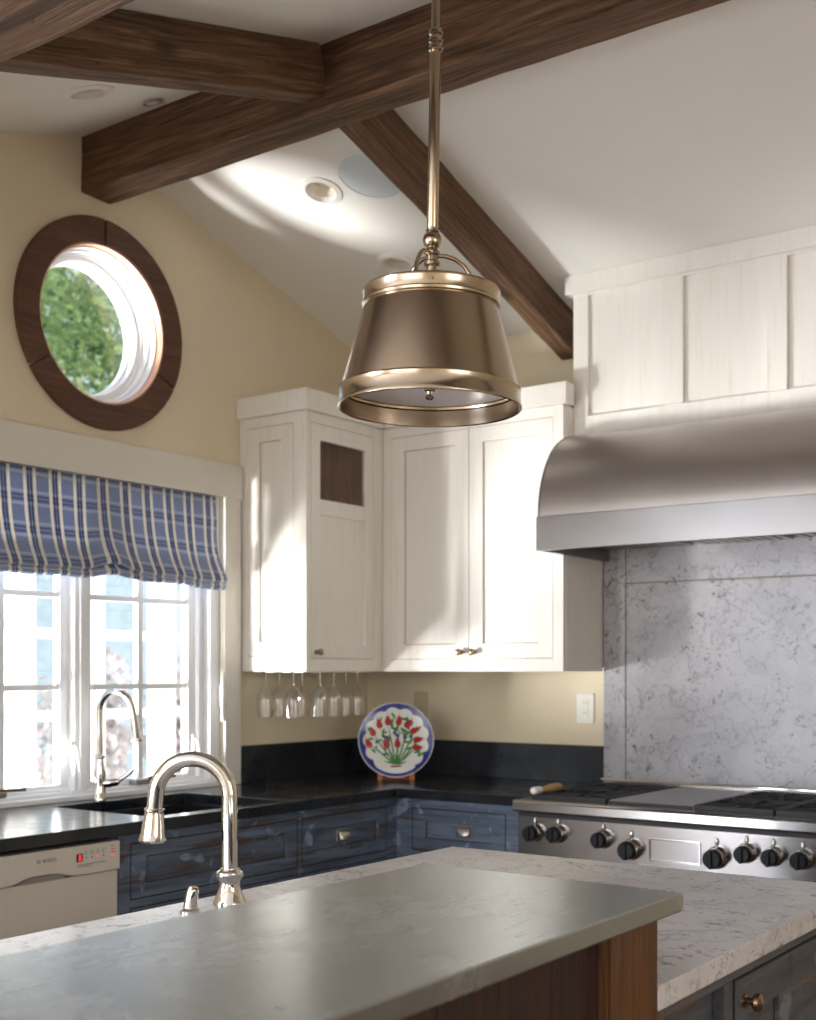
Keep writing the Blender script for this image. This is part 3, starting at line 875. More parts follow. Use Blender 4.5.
# ------------------------------------------------------------------ wall cabinet on the back wall
t = thing('wall_cabinet', 'white two door wall cabinet between the corner and the hood', 'cabinet', (0.8, -0.18, ZB))
XE = 1.250
obj('carcass', MB().box(CD, XE, -CD + .0225, -0.003, ZB + .018, ZT), 'cab', t)
obj('side_panel', MB().box(XE - .006, XE + .002, -CD + .022, -.034, ZB, ZT), 'cab', t, bevel=.001)
FB = Face((0, -CD, 0), (1, 0, 0), (0, 0, 1), (0, -1, 0))
ff = MB().ring(FB, CD + .0005, XE, ZB, ZT, -.022, 0, 0.046, 0.052, 0.042)
obj('face_frame', ff, 'cab', t, bevel=.0015)
for (a, b, ku) in ((0.4135, 0.8075, 0.772), (0.8105, 1.2035, 0.838)):
    d = shaker('door', t, FB, a, b, 1.4365, 2.3855, -0.019, 0.020, 0.066, 0.060, recess=.009)
    knob(d, FB, ku, 1.462, 0.001)
gap_line(t, FB, 0.4135, 1.2035, 1.4365, 2.3855, -0.0145)
cor = MB()
cor.box(CD + .021, XE + .022, -CD - .020, -CD, ZT, ZC)
cor.box(XE + .002, XE + .022, -CD, -0.317, ZT, ZC)
cor.box(CD + .001, XE, -CD, -.003, ZC - .02, ZC)
obj('cornice', cor, 'cab', t, bevel=.002)

# ------------------------------------------------------------------ hood surround and hood
HX0, HX1 = 1.2535, 2.50
BY = -0.29
t = thing('hood_surround', 'white panelled box above the hood reaching the sloped ceiling', 'surround', (1.9, -.15, 2.31))
topz = lambda y: EZ - SL * y - .002
obj('box_core', MB().prism([(-.002, 2.31), (BY + .020, 2.31), (BY + .020, topz(BY + .02)), (-.002, topz(-.002))], lambda p, q, s: (s, p, q), HX0, HX1), 'cab', t)
FS = Face((0, BY, 0), (1, 0, 0), (0, 0, 1), (0, -1, 0))
fr = MB()
fr.fbox(FS, HX0, HX1, 2.310, 2.389, -.0195, 0)
fr.fbox(FS, HX0, HX1, 2.866, topz(BY) - .0, -.0195, 0)
obj('rails', fr, 'cab', t, bevel=.002)
st = [(HX0, 1.319), (1.636, 1.716), (2.034, 2.110), (2.43, HX1)]
for a, b in st:
    obj('stile', MB().fbox(FS, a, b, 2.389, 2.866, -.0195, 0), 'cab', t, bevel=.002)
for (a, b), (c_, e_) in zip(st, st[1:]):
    obj('panel', MB().fbox(FS, b, c_, 2.389, 2.866, -.0195, -.016), 'cab', t)
cy = BY - .026
obj('cornice', MB().prism([(BY, 2.872), (cy, 2.872), (cy, topz(cy)), (BY, topz(BY))], lambda p, q, s: (s, p, q), HX0 - .024, HX1)
    .prism([(-.003, 2.872), (BY, 2.872), (BY, topz(BY)), (-.003, topz(-.003))], lambda p, q, s: (s, p, q), HX0 - .024, HX0), 'cab', t, bevel=.002)

t = thing('range_hood', 'curved brushed stainless steel range hood', 'range hood', (1.9, -.3, 1.835))
hx0, hx1 = 1.268, 2.50
hy, hyt = -0.604, -0.300
def hood_prof(inset=0.0, n=22):
    p = []
    for k in range(n + 1):
        a = PI / 2 * k / n
        p.append((hyt + (hy + .004 - hyt + inset) * math.cos(a), 1.958 + (0.348 - inset) * math.sin(a)))
    return p
pr = hood_prof()
obj('canopy', MB().prism([(-.036, 1.958)] + pr + [(-.036, 2.306)], lambda p, q, s: (s, p, q), hx0 + .008, hx1 - .008), 'steel_hood', t, True, bevel=.001)
for a, b in ((hx0, hx0 + .008), (hx1 - .008, hx1)):
    q = [(p_[0] - .003 * math.cos(i / 22 * PI / 2), p_[1] + .003 * math.sin(i / 22 * PI / 2)) for i, p_ in enumerate(pr)]
    obj('end_plate', MB().prism([(-.036, 1.958)] + q + [(-.036, 2.308)], lambda p, r_, s: (s, p, r_), a, b), 'steel_hood', t, True, bevel=.0012)
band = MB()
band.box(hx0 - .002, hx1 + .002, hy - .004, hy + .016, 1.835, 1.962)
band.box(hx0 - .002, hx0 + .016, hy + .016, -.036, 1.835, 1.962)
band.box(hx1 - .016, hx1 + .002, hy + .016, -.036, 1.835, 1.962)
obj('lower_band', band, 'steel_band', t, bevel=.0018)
for k in range(3):
    xa = hx0 + .02 + k * (hx1 - hx0 - .04) / 3
    f_ = obj('baffle_filter', MB().box(xa + .004, xa + (hx1 - hx0 - .04) / 3 - .004, hy + .02, -.04, 1.888, 1.894), 'iron', t)
    for j in range(9):
        xs = xa + .02 + j * .041
        obj('baffle_slat', MB().box(xs, xs + .022, hy + .03, -.05, 1.878, 1.888), 'pewter', f_)

# ------------------------------------------------------------------ marble backsplash in framed slabs
t = thing('marble_backsplash', 'grey veined marble slab backsplash behind the range', 'backsplash', (1.9, -.015, .93))
def slab(x0, x1, z0_, z1_):
    obj('slab', MB().box(x0, x1, -.030, -.001, z0_, z1_), 'marble_wall', t, bevel=.0022, seg=2)
slab(1.2555, 1.3530, 0.906, 1.90)
slab(1.3575, 2.498, 1.7440, 1.90)
slab(1.3575, 2.498, 0.906, 1.7395)
obj('joint', MB().box(1.2565, 2.497, -.021, -.0015, 0.907, 1.899), 'glaze', t)

# ------------------------------------------------------------------ outlets
def outlet(x, z, label, mat):
    o = thing('wall_outlet', label, 'outlet', (x, -.002, z), group='outlets on the back wall')
    obj('cover_plate', MB().box(x - .040, x + .040, -.008, -.001, z - .062, z + .062), mat, o, bevel=.002)
    for dz in (-.021, .021):
        f_ = obj('receptacle', MB().box(x - .017, x + .017, -.011, -.008, z + dz - .015, z + dz + .015), mat, o, bevel=.004)
        for dx in (-.006, .006):
            obj('slot', MB().box(x + dx - .0012, x + dx + .0012, -.0115, -.0105, z + dz - .004, z + dz + .006), 'ink', f_)
outlet(1.158, 1.228, 'white outlet on the cream wall beside the marble backsplash', 'outlet')
outlet(0.315, 1.230, 'beige outlet in the corner behind the painted plate', 'pale_plate')

# ------------------------------------------------------------------ counter, backsplash strip, sink
CT, CB, CX_ = 0.914, 0.876, 0.655
t = thing('countertop', 'black soapstone worktop running around the corner', 'worktop', (.33, -1.6, CB))
SX0, SX1, SY0, SY1 = 0.093, 0.594, -1.905, -1.280
top = plate([(0.002, -3.4), (CX_, -3.4), (CX_, -CX_), (1.2635, -CX_), (1.2635, -0.002), (0.002, -.002)],
            [[(SX0, SY0), (SX1, SY0), (SX1, SY1), (SX0, SY1)]], lambda p, q, s: (p, q, s), CB, CT)
obj('top_slab', top, 'soap', t, bevel=.003)
obj('backsplash', MB().box(0.002, 0.022, -0.886, -0.002, CT, 1.072), 'soap', t, bevel=.002)
obj('backsplash', MB().box(0.022, 1.2545, -0.022, -0.002, CT, 1.072), 'soap', t, bevel=.002)
t = thing('kitchen_sink', 'black rectangular sink set into the worktop under the window', 'sink', (.345, -1.59, .68))
sk = MB()
sk.ring(Face((0, 0, 0), (1, 0, 0), (0, 1, 0), (0, 0, 1)), SX0 - .010, SX1 + .010, SY0 - .010, SY1 + .010, 0.70, CB - .0005, .014, .014)
sk.box(SX0 - .010, SX1 + .010, SY0 - .010, SY1 + .010, .686, .70)
obj('bowl', sk, 'sink', t, bevel=.004)
obj('drain', MB().lathe([(.045, .7005), (.043, .7035), (.03, .702), (0, .7015)], 28, (0.345, -1.59, 0)), 'chrome', t, True)

# ------------------------------------------------------------------ faucets
def arc_pts(r, n, a0=PI, a1=0.0):
    return [(r + r * math.cos(a0 + (a1 - a0) * k / n), r * math.sin(a0 + (a1 - a0) * k / n)) for k in range(n + 1)]
def place(o, loc, rz):
    o.location = loc
    o.rotation_euler = (0, 0, rz)
# sink faucet: local +x = spout direction
t = thing('kitchen_faucet', 'chrome gooseneck faucet with side lever at the window sink', 'faucet')
obj('base', MB().lathe([(0, 0), (.024, 0), (.024, .012), (.022, .016), (.0225, .055), (.021, .075), (.0225, .095), (.017, .13), (.0145, .15), (.019, .155), (.019, .163), (.0135, .167), (0, .167)], 28), 'chrome', t, True, local=True)
pts = [(0, 0, .165), (0, 0, .25), (0, 0, .325)] + [(x, 0, .325 + z) for x, z in arc_pts(.070, 14, PI, R(12))][1:]
e = pts[-1]
pts += [(e[0] + .006, 0, e[2] - .025)]
obj('spout', MB().tube(pts, .0125, 16), 'chrome', t, True, local=True)
p0 = Vector(pts[-1]); dr = Vector((.16, 0, -1)).normalized()
obj('spray_head', MB().tube([p0, p0 + dr * .004, p0 + dr * .006, p0 + dr * .05, p0 + dr * .085, p0 + dr * .090, p0 + dr * .096], [.0135, .0145, .0145, .0165, .0195, .0215, .0205], 20), 'chrome', t, True, local=True)
obj('nozzle', MB().tube([p0 + dr * .0955, p0 + dr * .0985], [.017, .016], 18), 'black', t, True, local=True)
lv = obj('lever_hub', MB().tube([(.008, .006, .062), (.03, .016, .064), (.056, .026, .068), (.064, .03, .070)], [.016, .0185, .015, .010], 16), 'chrome', t, True, local=True)
obj('lever', MB().tube([(.058, .027, .069), (.082, .040, .086), (.110, .054, .114)], [.0075, .0065, .0085], 12), 'chrome', lv, True, local=True)
place(t, (0.064, -1.672, CT + .0005), R(14))
# island faucet
t = thing('kitchen_faucet', 'large polished nickel gooseneck faucet standing on the marble island', 'faucet')
obj('base', MB().lathe([(0, 0), (.033, 0), (.0335, .006), (.030, .012), (.0255, .024), (.0205, .042), (.0205, .048), (.0235, .053), (.0265, .057), (.0280, .061), (.0265, .066), (.022, .069), (.0195, .073), (0, .073)], 36), 'chrome', t, True, local=True)
rr = .0745
pts = [(0, 0, .070), (0, 0, .15), (0, 0, .217)] + [(x, 0, .217 + z) for x, z in arc_pts(rr, 20, PI, R(6))][1:]
e = pts[-1]
pts += [(e[0] + .0035, 0, e[2] - .034)]
obj('spout', MB().tube(pts, .0158, 24), 'chrome', t, True, local=True)
p0 = Vector(pts[-1]); dr = Vector((.06, 0, -1)).normalized()
obj('collar', MB().tube([p0 + dr * -.002, p0, p0 + dr * .004, p0 + dr * .008], [.017, .0205, .0205, .017], 28), 'chrome', t, True, local=True)
obj('spray_head', MB().tube([p0 + dr * .008, p0 + dr * .013, p0 + dr * .03, p0 + dr * .05, p0 + dr * .058, p0 + dr * .062, p0 + dr * .066], [.0185, .0195, .0225, .0245, .0265, .0285, .0265], 32), 'chrome', t, True, local=True)
place(t, (1.857, -2.859, CT + .0005), R(180 + 33))
t = thing('faucet_handle', 'small chrome handle post beside the island faucet', 'faucet handle')
obj('base', MB().lathe([(0, 0), (.020, 0), (.020, .006), (.013, .011), (0, .011)], 24), 'chrome', t, True, local=True)
obj('stem', MB().tube([(0, 0, .006), (.002, 0, .018), (.006, 0, .044), (.0065, 0, .047)], [.0135, .0135, .0115, .0105], 20), 'chrome', t, True, local=True)
obj('cap', MB().tube([(.0065, 0, .047), (.0072, 0, .0515)], [.0095, .009], 20), 'bronze', t, True, local=True)
place(t, (1.852, -2.964, CT), R(30))

# ------------------------------------------------------------------ dishwasher
t = thing('dishwasher', 'bisque dishwasher with a control strip under the worktop', 'dishwasher', (.33, -2.38, 0.1))
DY0, DY1 = -2.680, -2.082
obj('tub', MB().box(0.05, 0.612, DY0 + .004, DY1 - .004, 0.10, 0.862), 'appliance_dark', t)
obj('door', MB().box(0.612, 0.632, DY0, DY1, 0.16, 0.772), 'appliance', t, bevel=.004)
NS = 40
pan = [(DY0, .862), (DY1, .862), (DY1, .776)]
for k in range(NS + 1):
    y = DY1 - .006 - (DY1 - DY0 - .012) * k / NS
    d_ = (y + 2.37) / .085
    pan.append((y, .774 + .017 * math.exp(-d_ ** 4)))
pan.append((DY0, .776))
cp = obj('control_panel', MB().prism(pan, lambda p, q, s: (s, p, q), 0.612, 0.643), 'appliance', t, bevel=.003)
obj('handle_recess', MB().box(0.613, 0.634, -2.46, -2.285, .771, .797), 'appliance_dark', cp)
obj('display', MB().box(.6428, .6436, -2.250, -2.2265, .814, .838), 'ink_black', cp)
def seven(y, z, h, n):
    m = MB(); wd = h * .5; s_ = h * .11
    m.box(n, n + .0004, y - wd / 2, y - wd / 2 + s_, z, z + h)
    m.box(n, n + .0004, y - wd / 2 + s_, y + wd / 2 - s_, z + h - s_, z + h)
    m.box(n, n + .0004, y - wd / 2 + s_, y + wd / 2 - s_, z, z + s_)
    m.box(n, n + .0004, y + wd / 2 - s_, y + wd / 2, z, z + h)
    return m
def emit(name, col, s_):
    m = bpy.data.materials.new(name); m.use_nodes = True
    b_ = m.node_tree.nodes['Principled BSDF']
    b_.inputs['Base Color'].default_value = (*col, 1)
    b_.inputs['Emission Color'].default_value = (*col, 1)
    b_.inputs['Emission Strength'].default_value = s_
    return m
M['led'] = emit('red_led', (1.0, 0.03, 0.03), 1.6)
obj('display_digit', seven(-2.237, .817, .017, .6436), 'led', cp)
def text(body, size, loc, mat, parent, name='lettering', align='LEFT'):
    cu = bpy.data.curves.new(name, 'FONT')
    cu.body = body
    cu.size = size
    cu.extrude = 0.0002
    cu.align_x = align
    cu.offset = 0.0003
    o = bpy.data.objects.new(name, cu)
    COL.objects.link(o)
    cu.materials.append(M[mat])
    o.parent = parent
    o.location = loc
    o.rotation_euler = (R(90), 0, R(90))
    bpy.context.view_layer.update()
    me = bpy.data.meshes.new_from_object(o.evaluated_get(bpy.context.evaluated_depsgraph_get()))
    q = bpy.data.objects.new(name, me)
    COL.objects.link(q)
    q.parent, q.location, q.rotation_euler = parent, o.location, o.rotation_euler
    bpy.data.objects.remove(o)
    q['kind'] = 'stuff'
    return q
def world_to(parent):
    return Matrix.Identity(4)
tx = text('BOSCH', .0145, (.6434, -2.371, .8275), 'ink', cp)
lg = MB().lathe([(.0052, 0), (.0066, 0), (.0066, .0004), (.0052, .0004)], 24, fn=lambda x, y, h: (.6431 + h, -2.3855 + x, .8327 + y), close=True)
lg.box(.6431, .6435, -2.3880, -2.3870, .8287, .8367).box(.6431, .6435, -2.3840, -2.3830, .8287, .8367).box(.6431, .6435, -2.3872, -2.3838, .8322, .8332)
obj('logo', lg, 'ink', cp)
for k in range(4):
    yy = -2.213 + k * .022
    obj('indicator', MB().box(.6429, .6434, yy - .002, yy + .002, .8215, .8255), 'led' if k == 2 else 'ink_black', cp)
    for j in range(3):
        obj('legend_line', MB().box(.6429, .6433, yy - .006, yy + .006 - .003 * (j % 2), .8335 + j * .0042, .8350 + j * .0042), 'ink', cp)
for j in range(2):
    obj('legend_line', MB().box(.6429, .6433, -2.246, -2.14 + j * -.05, .8035 - j * .006, .8060 - j * .006), 'ink', cp)
for j in range(3):
    obj('legend_line', MB().box(.6429, .6433, -2.118, -2.098 - .004 * j, .828 + j * .010, .8305 + j * .010), 'ink' if j == 2 else 'ink_red', cp)
obj('indicator', MB().box(.6429, .6434, -2.115, -2.110, .8195, .8245), 'led', cp)
obj('toe_panel', MB().box(.55, .56, DY0, DY1, 0.0, .16), 'black', t)

# ------------------------------------------------------------------ base cabinets
FXP = 0.630
FL = Face((FXP, 0, 0), (0, 1, 0), (0, 0, 1), (1, 0, 0))
def base_left(label, ya, yb, stile0, stile1, fronts, carcass_y1=None):
    t = thing('base_cabinet', label, 'cabinet', (.31, (ya + yb) / 2, 0.0))
    obj('carcass', MB().box(0.03, FXP - .022, ya + .001, (carcass_y1 or yb) - .001, 0.10, .680).box(0.03, FXP - .022, ya + .001, ya + .019, .680, CB - .001).box(0.03, FXP - .022, (carcass_y1 or yb) - .019, (carcass_y1 or yb) - .001, .680, CB - .001), 'blue_y', t)
    obj('toe_kick', MB().box(0.05, .55, ya + .001, yb - .001, 0, .10), 'black', t)
    m = MB()
    m.fbox(FL, ya + .0005, ya + stile0, .10, CB - .001, -.022, 0)
    m.fbox(FL, yb - stile1, yb - .0005, .10, CB - .001, -.022, 0)
    m.fbox(FL, ya + stile0, yb - stile1, .842, CB - .001, -.022, 0)
    m.fbox(FL, ya + stile0, yb - stile1, .10, .15, -.022, 0)
    m.fbox(FL, ya + stile0, yb - stile1, .640, .668, -.022, 0)
    obj('face_frame', m, 'blue_y', t, bevel=.002)
    return t
t = base_left('distressed dark blue sink cabinet beside the dishwasher', -2.080, -1.222, .052, .016, None)
a, b = -2.026, -1.240
d = shaker('false_front', t, FL, a, b, .670, .840, -.019, .021, .060, .042, 'blue_y', .010)
mid = (a + b) / 2
for (p, q, ku) in ((a, mid - .0015, mid - .03), (mid + .0015, b, mid + .03)):
    dd = shaker('door', t, FL, p, q, .152, .638, -.019, .021, .058, .06, 'blue_y', .010)
    knob(dd, FL, ku, .60, .002)
t = base_left('distressed dark blue drawer cabinet right of the sink with corner filler', -1.221, -0.622, .012, .075, None, -0.622)
for (za, zb) in ((.670, .840), (.40, .638), (.152, .397)):
    d = shaker('drawer', t, FL, -1.207, -0.699, za, zb, -.019, .021, .055, .046, 'blue_y', .010)
    cup_pull(d, FL, -0.965, (za + zb) / 2 + .002, -.008)
FBK = Face((0, -FXP, 0), (1, 0, 0), (0, 0, 1), (0, -1, 0))
t = thing('base_cabinet', 'distressed blue drawer cabinet between the corner and the range', 'cabinet', (.95, -.3, 0))
obj('carcass', MB().box(FXP + .005, 1.262, -FXP + .022, -.03, .10, CB - .001), 'blue_x', t)
obj('toe_kick', MB().box(FXP + .005, 1.262, -.55, -.03, 0, .10), 'black', t)
m = MB()
m.fbox(FBK, FXP + .003, .7125, .10, CB - .001, -.022, 0)
m.fbox(FBK, 1.147, 1.2625, .10, CB - .001, -.022, 0)
m.fbox(FBK, .7125, 1.147, .838, CB - .001, -.022, 0)
m.fbox(FBK, .7125, 1.147, .648, .672, -.022, 0)
m.fbox(FBK, .7125, 1.147, .10, .15, -.022, 0)
obj('face_frame', m, 'blue_x', t, bevel=.002)
for (za, zb) in ((.674, .836), (.40, .646), (.152, .397)):
    d = shaker('drawer', t, FBK, .7145, 1.145, za, zb, -.019, .021, .062, .046, 'blue_x', .010)
    cup_pull(d, FBK, .957, (za + zb) / 2 + .004, -.008)

# ------------------------------------------------------------------ range
t = thing('gas_range', 'wide stainless steel gas range with black knobs', 'range', (1.88, -.38, 0))
X0, X1 = 1.266, 2.490
obj('body', MB().box(X0, X1, -.700, -.034, .12, .895), 'steel', t, bevel=.002)
for x in (X0 + .06, X1 - .06):
    for y in (-.64, -.1):
        obj('leg', MB().lathe([(.022, 0), (.022, .10), (.018, .12), (0, .12)], 16, (x, y, 0)), 'steel', t, True)
# bull-nose landing edge
bn = [(-.66, .873), (-.770, .872), (-.775, .874), (-.778, .879), (-.778, .906), (-.776, .911), (-.771, .914), (-.66, .915)]
obj('landing_edge', MB().prism(bn, lambda p, q, s: (s, p, q), X0, X1), 'steel', t, bevel=.001)
obj('shadow_gap', MB().box(X0 + .004, X1 - .004, -.742, -.700, .853, .872), 'iron', t)
obj('control_panel', MB().prism([(-.70, .855), (-.742, .855), (-.735, .700), (-.70, .700)], lambda p, q, s: (s, p, q), X0, X1), 'steel', t, bevel=.0015)
od = obj('oven_door', MB().box(X0 + .004, X1 - .004, -.725, -.700, .15, .690), 'steel', t, bevel=.003)
obj('door_handle', MB().tube([(X0 + .06, -.775, .655), (X1 - .06, -.775, .655)], .013, 16), 'steel', od, True)
# small oven-light plate between the two lower knobs
FP = Face((0, -.742, .855), (1, 0, 0), (0, -.045, .999), (0, -.999, -.045))
pl = obj('display_plate', MB().ring(FP, 1.786, 1.972, -.121, -.043, -.001, .005, .006, .006), 'chrome', t, bevel=.001)
obj('display_insert', MB().fbox(FP, 1.792, 1.966, -.115, -.049, -.001, .002), 'steel', pl)
def range_knob(x, z, r=.026, flat=False):
    fnk = lambda px, py, h: (x + px, -.739 - h, z + py)
    bz = obj('knob_bezel', MB().lathe([(0, 0), (r * 1.14, 0), (r * 1.14, .005), (r * 1.04, .009), (r * 1.0, .030), (r * .9, .033), (0, .033)], 28, fn=fnk), 'steel', t, True)
    kb = obj('knob', MB().lathe([(r * .94, .030), (r * .97, .034), (r * .95, .052), (r * .86, .058), (0, .059)], 28, fn=fnk), 'knob_black', bz, True)
    obj('knob_grip', MB().box(x - .0065, x + .0065, -.739 - .067, -.739 - .055, z - r * .93, z + r * .85), 'knob_black', bz, bevel=.003)
    lt = obj('indicator_bulb', MB().tube([(x, -.741, z + r * 1.05), (x, -.747, z + r * 1.40), (x, -.744, z + r * 1.75), (x, -.738, z + r * 1.9)], [.004, .0055, .006, .004], 10), 'chrome', bz, True)
for x, z in ((1.342, .797), (1.437, .800), (1.615, .795), (2.131, .790), (2.220, .787), (2.314, .786)):
    range_knob(x, z, .029)
for x, z in ((1.722, .768), (2.029, .766)):
    range_knob(x, z, .033)
range_knob(2.408, .786, .029)
# cooktop well, griddle, grates
obj('cooktop_deck', MB().box(X0 + .012, X1 - .012, -.690, -.062, .895, .902), 'iron', t)
gz = .930
griddle = obj('griddle', MB().box(1.600, 1.918, -.672, -.090, .902, .926), 'griddle', t, bevel=.004)
obj('griddle_front', MB().box(1.602, 1.916, -.684, -.672, .902, .923), 'iron', griddle, bevel=.002)
for k in range(22):
    xx = 1.607 + k * .0142
    obj('vent_tooth', MB().box(xx, xx + .008, -.088, -.064, .902, .929), 'steel', griddle)
def grate(xa, xb):
    g = obj('grate', MB().ring(Face((0, 0, 0), (1, 0, 0), (0, 1, 0), (0, 0, 1)), xa, xb, -.684, -.088, .906, .930, .014, .014), 'iron', t, bevel=.003)
    ym = (-.684 - .088) / 2
    obj('cross_bar', MB().box(xa + .014, xb - .014, ym - .007, ym + .007, .910, .930), 'iron', g, bevel=.002)
    for cyy in (-.536, -.236):
        xm = (xa + xb) / 2
        obj('burner', MB().lathe([(0, .902), (.052, .902), (.050, .912), (.034, .913), (.034, .918), (.030, .921), (0, .922)], 24, (xm, cyy, 0)), 'iron', t, True)
        for k in range(6):
            a_ = PI / 6 + k * PI / 3
            ra, rb = .035, .150
            dx, dy = math.cos(a_), math.sin(a_)
            rb = min(rb, (xb - xa) / 2 / max(.01, abs(dx)) - .006, .146 / max(.01, abs(dy)) - .004)
            px, py = -dy * .005, dx * .005
            P4 = [(xm + dx * ra + px, cyy + dy * ra + py), (xm + dx * ra - px, cyy + dy * ra - py), (xm + dx * rb - px, cyy + dy * rb - py), (xm + dx * rb + px, cyy + dy * rb + py)]
            obj('grate_finger', MB().prism(P4, lambda p, q, s: (p, q, s), .914, .930), 'iron', g)
grate(1.292, 1.592)
grate(1.926, 2.200)
grate(2.206, 2.474)
obj('back_trim', MB().box(X0, X1, -.062, -.034, .895, .938), 'steel', t, bevel=.003)
obj('trim_bead', MB().tube([(X0 - .012, -.050, .938), (X1, -.050, .938)], .006, 12), 'chrome', t, True)
# scraper brush on the range
t = thing('cleaning_brush', 'short wooden handled brush lying on the left of the range', 'brush')
obj('handle', MB().tube([(-.012, 0, .012), (.02, 0, .0115), (.06, 0, .0125), (.105, 0, .014), (.122, 0, .013)], [.007, .009, .0125, .0095, .005], 14), 'brush_wood', t, True, local=True)
obj('head', MB().tube([(-.052, 0, .0125), (-.047, 0, .0125), (-.012, 0, .0125), (-.008, 0, .0125)], [.008, .0115, .0105, .008], 14), 'white_plastic', t, True, local=True)
t.location = (1.318, -.655, .9310)
t.rotation_euler = (0, 0, R(93))
t.scale = (1.35, 1.35, 1.2)

# ------------------------------------------------------------------ island
IZ = CT
t = thing('island', 'long kitchen island of dark distressed cabinets', 'island', (2.25, -2.9, 0))
IX0, IX1, IY1, IY0 = 1.756, 2.822, -1.903, -4.45
JY = -2.952
obj('body', MB().box(IX0 + .03, IX1 - .062, JY + .02, IY1 - .03, .10, CB - .002), 'isl', t)
obj('body', MB().box(IX0 + .03, 2.39, IY0, JY + .02, .10, CB - .002), 'isl', t)
obj('toe_kick', MB().box(IX0 + .08, IX1 - .10, JY, IY1 - .08, 0, .10), 'black', t)
obj('toe_kick', MB().box(IX0 + .08, 2.37, IY0 + .02, JY, 0, .10), 'black', t)
FI = Face((2.786, 0, 0), (0, 1, 0), (0, 0, 1), (1, 0, 0))
m = MB()
ys = [JY + .002, -2.915, -2.60, -2.560, -2.06, -1.98]
m.fbox(FI, JY + .002, -1.933, .838, CB - .002, -.024, 0)
m.fbox(FI, JY + .002, -1.933, .10, .16, -.024, 0)
m.fbox(FI, -2.912, -2.895, .16, .838, -.024, 0)
m.fbox(FI, -2.602, -2.562, .16, .838, -.024, 0)
m.fbox(FI, -1.985, -1.933, .16, .838, -.024, 0)
obj('face_frame', m, 'isl', t, bevel=.002)
for k, (a, b, ku) in enumerate(((-2.560, -2.2735, -2.520), (-2.2715, -1.987, -2.03))):
    d = shaker('door', t, FI, a, b, .162, .836, -.020, .024, .064, .07, 'isl', .010)
    knob(d, FI, ku, .795, .004, .0165)
obj('drawer', MB().fbox(FI, -2.893, -2.604, .66, .836, -.045, -.022), 'isl', t, bevel=.002)

t = thing('island_worktop', 'white grey veined marble slab covering the island', 'worktop', (2.25, -2.9, CB))
obj('slab', plate([(IX0, IY0 + .0), (2.405, IY0), (2.405, JY), (IX1, JY), (IX1, IY1), (IX0, IY1)], [], lambda p, q, s: (p, q, s), CB, CT), 'marble', t, bevel=.004, seg=3)

t = thing('bar_base', 'fir post and dark panelling carrying the zinc bar top', 'bar base', (2.61, -3.6, 0))
obj('post', MB().box(2.68, 2.822, JY - .150, JY - .002, 0, 1.021), 'post', t, bevel=.004)
obj('post', MB().box(2.68, 2.822, -4.44, -4.30, 0, 1.021), 'post', t, bevel=.004)
M['dark_panel'] = wood('dark_panel_wood', (0.012, 0.004, 0.003), (0.024, 0.007, 0.005), (0.04, 0.013, 0.008), 'Z', 0.5, 0.3)
for k in range(9):
    ya = -4.300 + k * (4.300 + JY - .150) / 9
    yb = -4.300 + (k + 1) * (4.300 + JY - .150) / 9
    obj('plank', MB().box(2.775, 2.800, ya + .0015, yb - .0015, 0.02, 1.021), 'dark_panel', t, bevel=.002)
obj('core', MB().box(2.41, 2.675, -4.42, JY - .004, 0.0, 1.019), 'dark_panel', t)
zt = obj('zinc_bar_top', MB().box(2.370, 2.845, -4.46, -2.915, 1.022, 1.051), 'zinc', bevel=.003, seg=3)
tag(zt, 'grey patinated zinc bar top nearest the camera', 'worktop')

# ------------------------------------------------------------------ pendant
PX, PY_ = 2.2715, -2.7215
PZ = RZ + SL * (PY_ - RY)
t = thing('pendant_light', 'antique nickel bell shaped pendant lamp on a long rod', 'pendant lamp', (PX, PY_, PZ))
S = 1.0
zz = lambda z: z - PZ - .014
L_ = lambda prof, n=72: MB().lathe([(r, zz(z)) for r, z in prof], n)
zu = lambda z: z - PZ
LU = lambda prof, n=72: MB().lathe([(r, zu(z)) for r, z in prof], n)
cn = obj('canopy', MB().lathe([(0, -.045), (.03, -.045), (.06, -.03), (.066, .02), (0, .02)], 40), 'brass', t, True, local=True)
rd = obj('rod', MB().tube([(0, 0, -.03), (0, 0, zu(2.56)), (0, 0, zu(2.215))], [.0090, .0090, .0090], 20), 'brass', t, True, local=True)
obj('rod_sleeve', LU([(.0088, 2.555), (.0108, 2.55), (.0108, 2.222), (.0088, 2.218)], 24), 'brass', rd, True, local=True)
for z in (2.5605, 2.576, 2.591):
    obj('rod_ring', LU([(.0085, z - .006), (.0132, z - .004), (.0142, z), (.0132, z + .004), (.0085, z + .006)], 24), 'brass_band', rd, True, local=True)
ball = [(.009, 2.218), (.0125, 2.2165), (.0125, 2.213)] + [(.0182 * math.sin(a), 2.197 + .0182 * math.cos(a)) for a in [R(x) for x in range(35, 150, 10)]] + \
       [(.011, 2.178), (.0148, 2.175), (.0148, 2.169), (.0118, 2.166), (.0118, 2.158), (.0155, 2.155), (.0155, 2.149), (.0105, 2.146), (.0105, 2.136), (.013, 2.134), (.013, 2.112), (0, 2.112)]
obj('finial_ball', LU(ball, 32), 'brass_band', t, True, local=True)
for k in range(3):
    a = R(35.77) + R((8, 128, 248)[k])
    ca, sa = math.cos(a), math.sin(a)
    arm = [(.010, 2.168), (.024, 2.169), (.044, 2.164), (.062, 2.152), (.075, 2.134), (.083, 2.108)]
    obj('support_arm', MB().tube([(r * ca, r * sa, zu(z)) for r, z in arm], .0042, 12), 'brass', t, True, local=True)
obj('shade_top', L_([(0, 2.130), (.03, 2.129), (.075, 2.1245), (.112, 2.117), (.1285, 2.111), (.1285, 2.109), (0, 2.12)]), 'brass', t, True, local=True)
